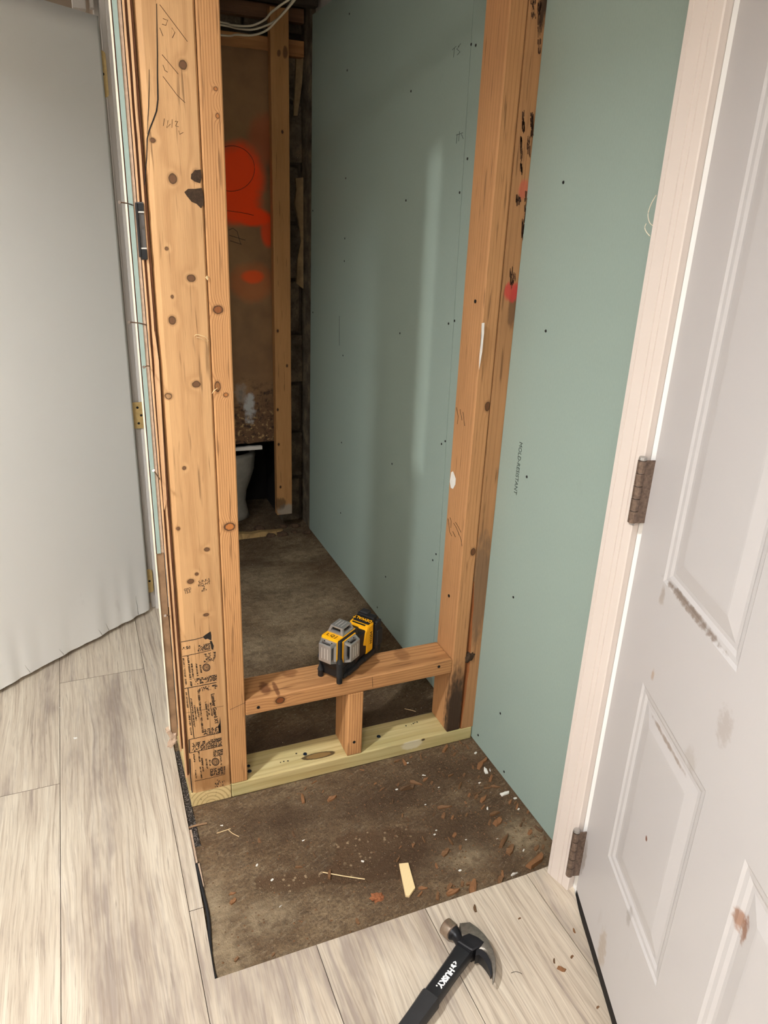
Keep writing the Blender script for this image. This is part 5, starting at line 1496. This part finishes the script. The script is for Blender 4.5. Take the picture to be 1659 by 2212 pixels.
    def handle(bm, s0, s1, n, fn, mat=None):
        rows = []
        for k in range(n+1):
            s = s0+(s1-s0)*k/n
            w, h = fn(s)
            p = cen+ax*s
            ring = []
            for (cx_, cz_) in ((-1, -0.55), (-0.8, -0.92), (-0.4, -1), (0.4, -1), (0.8, -0.92), (1, -0.55), (1, 0.55), (0.8, 0.92), (0.4, 1), (-0.4, 1), (-0.8, 0.92), (-1, 0.55)):
                q = p+side*(w*cx_); ring.append(bm.verts.new((q.x, q.y, zc+h*cz_)))
            rows.append(ring)
        for r0, r1 in zip(rows, rows[1:]):
            for k in range(12): bm.faces.new((r0[k], r0[(k+1) % 12], r1[(k+1) % 12], r1[k]))
        bm.faces.new(rows[0][::-1]); bm.faces.new(rows[-1])
    def prof(s):
        t = min(1, max(0, s/0.055)); t = t*t*(3-2*t)
        return hw0*1.04*(1-t)+0.0148*t, 0.0125
    def gprof(s):
        return 0.0168+0.0015*math.sin(s*28), 0.0150
    part('handle', plain('black_fibreglass', rgb(30, 31, 34), 0.45, var=0.25, scale=80), lambda bm: handle(bm, -0.002, 0.150, 16, prof))
    part('rubber_grip', plain('black_grip_rubber', rgb(42, 42, 44), 0.6, var=0.12), lambda bm: handle(bm, 0.108, hL, 18, gprof))
    part('collar_line', steel_dark, lambda bm: handle(bm, 0.0015, 0.0035, 1, lambda s: (hw0*1.02, 0.0130)))
    # white brand word and dog emblem
    wm = plain('white_brand_print', rgb(238, 238, 238), 0.5, var=0.02)
    w0 = loc(977, 2093, 0.0312); w1 = loc(946, 2133, 0.0312)
    dv = (w1-w0); dv.z = 0; ln = dv.length; dv.normalize()
    t = text_mesh('brand_word', 'HUSKY.', 0.0135, wm, root, None, bold=0.0007)
    bb = [v.co.x for v in t.data.vertices]; sx = ln/(max(bb)-min(bb))
    mid = (w0+w1)/2; mid.z = zc+0.0126
    t.data.transform(basis(mid, dv, Vector((0, 0, 1)).cross(dv)) @ Matrix.Diagonal((sx, 1.0, 1, 1)))
    def emb(bm):
        for poly in ([(979, 2078), (984, 2076), (986, 2079), (986, 2084), (983, 2083), (983, 2079), (980, 2080), (978, 2081)],
                     [(974, 2083), (977, 2082), (980, 2085), (984, 2085), (987, 2087), (984, 2089), (981, 2090), (979, 2093), (977, 2089), (974, 2088)]):
            vs = []
            for u, v in poly:
                q = loc(u, v, 0.0312); vs.append(bm.verts.new((q.x, q.y, zc+0.0128)))
            bm.faces.new(vs)
        bmesh.ops.triangulate(bm, faces=bm.faces)
    part('dog_emblem', wm, emb, smooth=False)
    return root
hammer()

# ------------------------------------------------------------------ DEBRIS
M['chip_brown'] = wood('rotten_chip_wood', rgb(122, 88, 58), rgb(84, 58, 38), 0, 0.05, 300, seed=40)
M['chip_orange'] = wood('orange_chip_wood', rgb(140, 98, 64), rgb(100, 68, 44), 0, 0.05, 300, seed=41)
M['chip_dark'] = wood('dark_chip_wood', rgb(98, 72, 48), rgb(66, 46, 30), 0, 0.05, 300, seed=42)
M['chip_pale'] = wood('fresh_pine', rgb(234, 206, 156), rgb(206, 168, 112), 0.01, 0.03, 220, warp=0.004, seed=43, contrast=0.7)
def chip_mesh(seed, mat, slender):
    r = random.Random(seed); bm = bmesh.new()
    top = []; bot = []
    out = [(-1, -slender), (-0.3, -slender*1.05), (0.4, -slender*0.9), (1, -slender*r.uniform(0.2, 1)), (1.05, slender*r.uniform(0.0, 0.8)), (0.3, slender), (-0.4, slender*0.95), (-1.05, slender*r.uniform(0.1, 0.9))]
    n = len(out)
    for x, y in out:
        x += r.uniform(-0.14, 0.14); y += r.uniform(-0.16, 0.16)*slender
        top.append(bm.verts.new((x*0.95, y*0.9, 0.30+r.uniform(-0.14, 0.16)))); bot.append(bm.verts.new((x, y, 0.0)))
    bm.faces.new(bot[::-1])
    ct = bm.verts.new((r.uniform(-0.2, 0.2), 0, 0.36))
    for k in range(n):
        bm.faces.new((bot[k], bot[(k+1) % n], top[(k+1) % n], top[k])); bm.faces.new((top[k], top[(k+1) % n], ct))
    me = bpy.data.meshes.new('wood_chip'); bm.normal_update(); bm.to_mesh(me); bm.free(); me.materials.append(mat)
    return me
chip_lib = {}
for nm in ('chip_brown', 'chip_orange', 'chip_dark', 'crumb'):
    chip_lib[nm] = [chip_mesh(i*7+len(nm), M[nm], sl) for i, sl in enumerate((0.30, 0.42, 0.6, 0.22, 0.5))]
def chip(u, v, length_px, ang, kind, shape=None, label=None, name=None, cat=None, z=0.0, plane_z=0.0):
    p = on_z(u, v, plane_z)
    me = chip_lib[kind][shape if shape is not None else rng.randrange(5)]
    o = bpy.data.objects.new(name or ('drywall_crumb' if kind == 'crumb' else 'wood_chip'), me); col.objects.link(o)
    s = length_px*0.00105/2
    o.scale = (s, s, s*rng.uniform(0.9, 1.4)); o.rotation_euler = (rng.uniform(-0.05, 0.05), rng.uniform(-0.05, 0.05), ang)
    o.location = (p[0], p[1], plane_z-0.0008)
    if kind == 'crumb':
        tag(o, label or 'tiny white drywall crumb', cat or 'crumb', 'drywall crumbs on the concrete')
        looks = 'tiny white drywall crumb'
    else:
        looks = {'chip_orange': 'rusty orange', 'chip_brown': 'brown', 'chip_dark': 'dark brown'}[kind]+' '+('pointed', 'blunt', 'stubby', 'thin sliver-like', 'lumpy')[chip_lib[kind].index(me)]+' wood chip'
        tag(o, label or looks, cat or 'wood chip', 'wood chips on the concrete')
    if not label: loose.append((o, looks, p, length_px))
    return o
loose = []
PLACES = (('under the front of the sill plate', (-0.35, -0.02)), ('where the sill plate meets the green wall', (-0.05, -0.03)), ('at the foot of the green wall', (-0.015, -0.18)), ('beside the door casing', (-0.05, -0.37)),
          ('beside the pale pine offcut', (-0.33, -0.33)), ('along the front plank edge', (-0.20, -0.40)), ('on the spalled concrete patch', (-0.45, -0.22)), ('near the left plank edge', (-0.68, -0.25)), ('between sill plate and pine offcut', (-0.25, -0.16)), ('on the concrete halfway to the green wall', (-0.12, -0.22)))
def label_loose():
    buckets = {}
    for o, looks, p, l in loose:
        place = min(PLACES, key=lambda q: (q[1][0]-p[0])**2+(q[1][1]-p[1])**2)[0]
        buckets.setdefault((looks, place), []).append((l*o.scale[0], o))
    order = ('largest', 'second largest', 'third largest', 'fourth largest', 'fifth largest', 'sixth largest', 'seventh largest', 'eighth largest')
    for (looks, place), lst in buckets.items():
        lst.sort(key=lambda t: -t[0])
        for i, (_, o) in enumerate(lst):
            if len(lst) == 1: o['label'] = looks+' '+place
            elif len(lst) == 2: o['label'] = ('larger ', 'smaller ')[i]+looks+' '+place
            else: o['label'] = (order[i] if i < len(lst)-1 or i > 7 else 'smallest')+' '+looks+' '+place
def cc(x, y): return (840+x/3.606, 1540+y/3.606)
for (x, y, l, a, k, sh) in ((440, 280, 26, 0.3, 'chip_orange', 0), (555, 225, 18, 1.2, 'chip_brown', 3), (120, 385, 20, 1.3, 'chip_orange', 3), (172, 345, 8, 0, 'chip_orange', 2), (248, 345, 14, 0.9, 'chip_brown', 0), (55, 375, 12, 0, 'chip_brown', 0),
                            (590, 350, 14, 1.4, 'chip_dark', 1), (615, 268, 12, 1.0, 'chip_brown', 1), (735, 380, 28, -0.1, 'chip_orange', 0), (712, 412, 26, 0.2, 'chip_orange', 1), (795, 510, 22, 0.4, 'chip_orange', 0), (585, 483, 11, 0.2, 'chip_brown', 2),
                            (480, 488, 14, -0.2, 'chip_brown', 0), (285, 518, 15, -0.1, 'chip_orange', 1), (333, 545, 10, 0.2, 'chip_brown', 2), (345, 600, 10, 1, 'chip_dark', 1), (140, 585, 34, -0.4, 'chip_dark', 3), (210, 550, 26, -1.0, 'chip_brown', 3),
                            (555, 565, 24, 0.4, 'chip_brown', 3), (765, 585, 14, -0.6, 'chip_brown', 0), (830, 575, 20, -0.8, 'chip_brown', 3), (690, 625, 20, -0.3, 'chip_dark', 1), (735, 672, 22, 0.1, 'chip_orange', 1), (625, 640, 11, 0.3, 'chip_orange', 2), (680, 655, 14, 0.2, 'chip_brown', 1),
                            (598, 698, 8, 1, 'chip_orange', 2), (945, 692, 14, 0.2, 'chip_orange', 1), (1000, 730, 16, 0.4, 'chip_orange', 0), (735, 735, 14, 0.1, 'chip_orange', 0), (435, 735, 30, -0.6, 'chip_brown', 3), (425, 800, 16, 0.5, 'chip_brown', 4), (495, 815, 10, 0.3, 'chip_orange', 2),
                            (605, 795, 10, 0.3, 'chip_brown', 1), (820, 785, 24, -0.3, 'chip_brown', 0), (848, 850, 24, 0.0, 'chip_orange', 2), (785, 855, 14, 0.4, 'chip_brown', 1), (1030, 870, 12, 0.3, 'chip_dark', 1), (1100, 930, 14, 0.1, 'chip_orange', 2), (1165, 905, 18, 1.4, 'chip_dark', 1), (1085, 770, 9, 0.2, 'chip_orange', 2),
                            (512, 950, 13, 0.2, 'chip_orange', 2), (480, 1000, 20, 1.2, 'chip_brown', 3), (270, 985, 16, 1.1, 'chip_brown', 3), (185, 1030, 10, 0.9, 'chip_orange', 0), (90, 1045, 8, 0.1, 'chip_orange', 0), (895, 1000, 38, 0.2, 'chip_brown', 3), (945, 1065, 26, 0.2, 'chip_brown', 4), (440, 1085, 22, 0.1, 'chip_brown', 4),
                            (555, 1050, 12, 0.5, 'chip_brown', 2), (1150, 1050, 16, 0.1, 'chip_brown', 4), (1145, 1160, 46, -0.1, 'chip_orange', 0), (885, 1255, 14, 0.6, 'chip_orange', 1), (370, 1190, 12, 0.9, 'chip_orange', 1), (865, 1305, 18, 0.3, 'chip_brown', 2),
                            (570, 1335, 12, 0.4, 'chip_brown', 2), (620, 1330, 12, -0.4, 'chip_brown', 2), (655, 1365, 34, 0.5, 'chip_orange', 1), (500, 1395, 26, -0.4, 'chip_orange', 1), (470, 1355, 16, 0.1, 'chip_brown', 2), (265, 1365, 16, -0.8, 'chip_orange', 1), (245, 1410, 14, 0.1, 'chip_orange', 0), (380, 1430, 16, 0.6, 'chip_brown', 1),
                            (145, 830, 14, 1.2, 'chip_dark', 3), (105, 800, 12, 0.6, 'chip_orange', 3), (350, 790, 10, 0.3, 'chip_dark', 2), (505, 270, 10, 0.8, 'chip_brown', 2), (420, 480, 16, 1.2, 'chip_dark', 3), (510, 325, 12, 0.1, 'chip_brown', 1), (655, 425, 10, 0.6, 'chip_brown', 2), (700, 500, 9, 0.2, 'chip_brown', 1),
                            (985, 700, 10, 0.1, 'chip_brown', 1), (1050, 830, 9, 0.4, 'chip_dark', 2), (640, 770, 10, 1.0, 'chip_brown', 3), (70, 560, 10, 0.3, 'chip_brown', 2), (30, 690, 14, 0.5, 'chip_dark', 3), (1215, 975, 12, 0.9, 'chip_dark', 4), (310, 460, 9, 0.2, 'chip_dark', 1), (1200, 1045, 12, 0.2, 'chip_brown', 2)):
    chip(*cc(x, y), l, a+0.4, k, sh)
for (x, y, l, a, k, sh, lab) in ((753, 450, 17, 1.3, 'crumb', 1, 'largest white drywall crumb near the foot of the green wall'), (787, 445, 8, 1.2, 'crumb', 3, None), (676, 310, 8, 0.5, 'crumb', 2, None), (905, 628, 20, 0.0, 'crumb', 1, 'flat oval white crumb touching the green wall'), (985, 663, 8, 0, 'crumb', 2, None),
                                 (768, 742, 8, 1.0, 'crumb', 1, None), (708, 543, 6, 0, 'crumb', 2, None), (1010, 747, 6, 0.4, 'crumb', 2, None), (148, 388, 5, 0, 'crumb', 2, None), (62, 595, 6, 0, 'crumb', 2, None), (390, 578, 4, 0, 'crumb', 2, None), (285, 712, 4, 0, 'crumb', 2, None), (272, 485, 8, -0.5, 'crumb', 3, None),
                                 (1050, 1068, 6, 0.6, 'crumb', 1, None), (370, 912, 4, 0, 'crumb', 2, None), (357, 945, 5, 0.2, 'crumb', 2, None), (602, 985, 4, 0, 'crumb', 2, None), (845, 980, 4, 0, 'crumb', 2, None), (975, 1255, 14, 0.1, 'crumb', 3, None), (555, 1225, 6, 0.1, 'crumb', 2, None)):
    chip(*cc(x, y), l, a, k, sh, lab)
def ca(x, y): return (340+x/2.9625, 1640+y/2.9625)
for (x, y, l, a, k, sh) in ((930, 255, 24, 1.1, 'chip_orange', 0), (1118, 252, 22, -0.1, 'chip_orange', 1), (1005, 147, 14, 0, 'chip_orange', 3), (1060, 205, 9, 0.6, 'chip_orange', 0), (945, 190, 9, 0.4, 'chip_brown', 2), (1310, 68, 12, -1.0, 'chip_orange', 0), (1580, 20, 20, 1.1, 'chip_orange', 0), (1395, 155, 8, 0, 'chip_orange', 2),
                            (870, 480, 14, 1.2, 'chip_dark', 1), (480, 860, 12, -0.4, 'chip_orange', 1), (485, 910, 14, 0.2, 'chip_orange', 2), (1280, 1040, 12, 1.2, 'chip_brown', 2), (505, 1280, 10, 0.2, 'chip_brown', 2), (740, 1250, 8, 0.2, 'chip_brown', 2), (1425, 870, 10, 0.2, 'chip_orange', 2), (1300, 965, 6, 0, 'chip_dark', 2), (905, 690, 14, -0.6, 'chip_brown', 0),
                            (1005, 615, 12, 1.3, 'chip_dark', 1), (1600, 190, 28, -0.5, 'chip_dark', 3), (1540, 10, 10, 0.2, 'chip_brown', 1), (1440, 190, 16, 0.1, 'chip_brown', 3), (1100, 740, 20, 0.9, 'chip_brown', 0), (650, 520, 12, 1.2, 'chip_brown', 4), (960, 560, 8, 0.3, 'chip_dark', 2), (1540, 640, 14, 0.4, 'chip_brown', 3), (1640, 550, 12, 0.4, 'chip_orange', 3)):
    chip(*ca(x, y), l, a+0.3, k, sh)
for (u, v) in ((479, 1783), (656, 1815), (588, 1900), (555, 1868), (606, 1957), (783, 1860)):
    chip(u, v, 6, rng.uniform(0, 3), 'crumb')
label_loose()
hp_ = on_z(815, 1938, 0)
bm = bmesh.new(); bmesh.ops.create_icosphere(bm, subdivisions=3, radius=1)
for vtx in bm.verts:
    k = 1+0.6*mnoise.noise(vtx.co*3.1); vtx.co = Vector((vtx.co.x*k*0.013, vtx.co.y*k*0.010, max(0, vtx.co.z)*k*0.006))
he = link_mesh('sawdust_heap', bm, plain('orange_rot_dust', rgb(150, 94, 60), 0.95, var=0.35, scale=300, bump=0.8)); he.location = (hp_[0], hp_[1], -0.001)
tag(he, 'small orange heap of rotted wood dust left of the pine offcut', 'heap')
# pale fresh offcut
def offcut():
    pts = [on_z(u, v, 0.004)[:2] for u, v in ((862, 1866), (882, 1864), (897, 1918), (884, 1936), (876, 1935))]
    c = np.mean(pts, axis=0); bm = bmesh.new()
    prism(bm, [(p[0]-c[0], p[1]-c[1]) for p in pts], 0.0, 0.006)
    bmesh.ops.bevel(bm, geom=list(bm.edges), offset=0.0006, segments=1, affect='EDGES')
    o = link_mesh('wood_offcut', bm, None)
    g = G('fresh_pine_offcut'); P = g.coord(); s = g.sep(P)
    v = g.add(g.mul(s[0], math.cos(0.28)), g.mul(s[1], -math.sin(0.28)))
    st = g.math('POWER', g.rng(g.math('SINE', g.mul(v, 2100)), -0.2, 1), 2.0)
    base = g.mix(g.mul(st, 0.6), rgb(240, 214, 166), rgb(206, 166, 108))
    o.data.materials[0] = g.done(base, 0.55)
    o.location = (c[0], c[1], -0.0005)
    return tag(o, 'pale fresh pine offcut with a slanted end on the concrete', 'offcut')
offcut()
# long splinters
for lab, ctrl, rad, mat in (('long pale straw splinter crossing the spalled concrete', ((697, 1884), (740, 1892), (788, 1899)), 0.0010, 'fibre'), ('curved pale fibre near the left plank edge', ((494, 1793), (502, 1800), (516, 1807)), 0.0007, 'fibre'), ('straight pale splinter near the left plank edge', ((468, 1800), (498, 1790)), 0.0007, 'fibre'),
                            ('pale splinter lying on the concrete behind the curb rail', ((874, 1531), (888, 1534), (898, 1537)), 0.0009, 'fibre'), ('brown twig bent over the left plank edge beside the black tar', ((404, 1790), (420, 1784), (438, 1780), (447, 1778)), 0.0022, 'old_board')):
    bm = bmesh.new(); tube(bm, smooth_path([on_z(u, v, rad)+np.array([0, 0, 0.0]) for u, v in ctrl], 5), rad, 6)
    tag(link_mesh('splinter', bm, M[mat]), lab, 'splinter', 'loose splinters')
# bits on the planks
for lab, u, v, l, k in (('white paint flake on the plank nearest the slab door', 134, 1527, 10, 'crumb'), ('larger white paint flake on the left planks', 167, 1592, 16, 'crumb')):
    o = chip(u, v, l, 0.3, k, 2, lab, 'paint_flake', 'paint flake', plane_z=VZ); o['group'] = 'paint flakes on the planks'; o.scale = (o.scale[0], o.scale[1], o.scale[0]*0.25)
for lab, u, v, l, k, a in (('black crumb on the plank right of the hammer claw', 1197, 2076, 9, 'chip_dark', 1.0), ('brown crumb on the plank beside the panelled door', 1235, 2067, 8, 'chip_brown', 0.3), ('tan sliver on the plank below the black crumb', 1213, 2094, 14, 'chip_orange', -0.9),
                           ('dark brown clump on the plank above the hammer head', 1026, 1963, 14, 'chip_dark', 1.2), ('brown crumb near the corner of the dark strip under the door', 1291, 2176, 7, 'chip_brown', 0.2), ('reddish shard on the plank beside the curled corner', 1240, 2011, 9, 'chip_orange', 1.2), ('tiny brown crumb just right of the dark clump', 1122, 1984, 6, 'chip_brown', 0)):
    o = chip(u, v, l, a, k, 2 if a < 0.5 else 1, lab, 'floor_crumb', 'crumb', plane_z=VZ); o['group'] = 'crumbs on the planks'
bm = bmesh.new(); tube(bm, smooth_path([on_z(u, v, VZ+0.0006) for u, v in ((1104, 2102), (1112, 2099), (1120, 2100), (1128, 2104))], 5), 0.0004, 5)
tag(link_mesh('hair_fibre', bm, M['print']), 'thin dark hair on the plank right of the hammer claw', 'hair')
# saw dust and grit: far too many to count
def grit():
    r = random.Random(99); verts = []; faces = []; mi = []
    mats_ = [M['fibre'], M['crumb'], M['chip_dark'], M['chip_brown']]
    def one(x, y, z, s, m):
        b = len(verts); a = r.uniform(0, 6.28); el = r.uniform(0.4, 1.0)
        for k in range(3):
            t = a+k*2.094; verts.append((x+math.cos(t)*s, y+math.sin(t)*s*el, z))
        verts.append((x, y, z+s*0.8))
        faces.extend([(b, b+1, b+3), (b+1, b+2, b+3), (b+2, b, b+3)]); mi.extend([m]*3)
    for _ in range(8200):
        x = r.uniform(-0.72, -0.003); y = r.uniform(-0.42, -0.002)
        dens = 0.25+0.75*max(0, min(1, (x+0.5)/0.45))
        if r.random() > dens: continue
        one(x, y, -0.0012, *r.choices(((0.0005, 0), (0.0008, 0), (0.0007, 1), (0.0008, 2), (0.0014, 2), (0.0026, 2), (0.0009, 3), (0.0018, 3), (0.0032, 3)), (0.7, 0.5, 0.5, 3, 2.4, 0.9, 3, 2, 0.9))[0])
    for _ in range(900):
        x = r.uniform(-0.58, -0.003); y = r.uniform(0.095, 1.40)
        one(x, y, -0.0012, r.choice((0.0006, 0.0009, 0.0014)), r.choices((0, 1, 2, 3), (2, 1, 3, 3))[0])
    me = bpy.data.meshes.new('sawdust'); me.from_pydata(verts, [], faces)
    for m in mats_: me.materials.append(m)
    me.polygons.foreach_set('material_index', mi)
    o = bpy.data.objects.new('sawdust', me); col.objects.link(o)
    return tag(o, 'fine sawdust and grit scattered over the concrete', 'sawdust', kind='stuff')
grit()
# ------------------------------------------------------------------ black tar, underlayment and slivers along the cut plank edge
def tar_mat():
    g = G('glossy_black_tar'); P = g.coord()
    n = g.noise(P, 260, 4)
    base = g.mix(g.rng(g.noise(P, 420, 2), 0.55, 0.66), rgb(30, 26, 26), rgb(150, 140, 134))
    g.bump(n, 0.8, 0.004)
    return g.done(base, 0.28, 0, 0.5)
M['tar'] = tar_mat()
def tar():
    bm = bmesh.new(); nx, ny = 8, 60
    g = [[bm.verts.new((-0.7325+0.020*i/nx, -0.115+0.315*j/ny, 0.0012+0.0012*mnoise.noise(Vector((i*1.3, j*0.7, 2))))) for i in range(nx+1)] for j in range(ny+1)]
    for j in range(ny):
        for i in range(nx): bm.faces.new((g[j][i], g[j][i+1], g[j+1][i+1], g[j+1][i]))
    e = bmesh.ops.extrude_face_region(bm, geom=list(bm.faces)); bmesh.ops.translate(bm, verts=[v for v in e['geom'] if isinstance(v, bmesh.types.BMVert)], vec=(0, 0, -0.004))
    bmesh.ops.recalc_face_normals(bm, faces=bm.faces)
    return tag(link_mesh('tar_strip', bm, M['tar'], smooth=True), 'glossy black tar residue between the plank edge and the post', 'tar')
tar()
bm = bmesh.new()
pth = [on_z(u, v, 0.002) for u, v in ((424, 1868), (432, 1900), (440, 1935), (449, 1975), (453, 2020), (455, 2060), (460, 2095), (466, 2116))]
for k in range(len(pth)): pth[k][2] = 0.003
tube(bm, smooth_path(pth, 4), 0.0032, 8)
tag(link_mesh('foam_strip', bm, M['plastic_soft']), 'black foam underlayment peeking out along the left cut edge', 'foam strip')
for lab, pts in (('upper beige sliver of board along the plank edge', ((408, 1792), (414, 1792), (427, 1862), (423, 1864))), ('lower beige sliver of board along the plank edge', ((426, 1865), (431, 1864), (441, 1914), (436, 1916)))):
    q = [on_z(u, v, 0.004)[:2] for u, v in pts]; bm = bmesh.new(); prism(bm, [tuple(a) for a in q], -0.001, 0.0035)
    tag(link_mesh('board_sliver', bm, M['gypsum']), lab, 'sliver', 'board slivers')
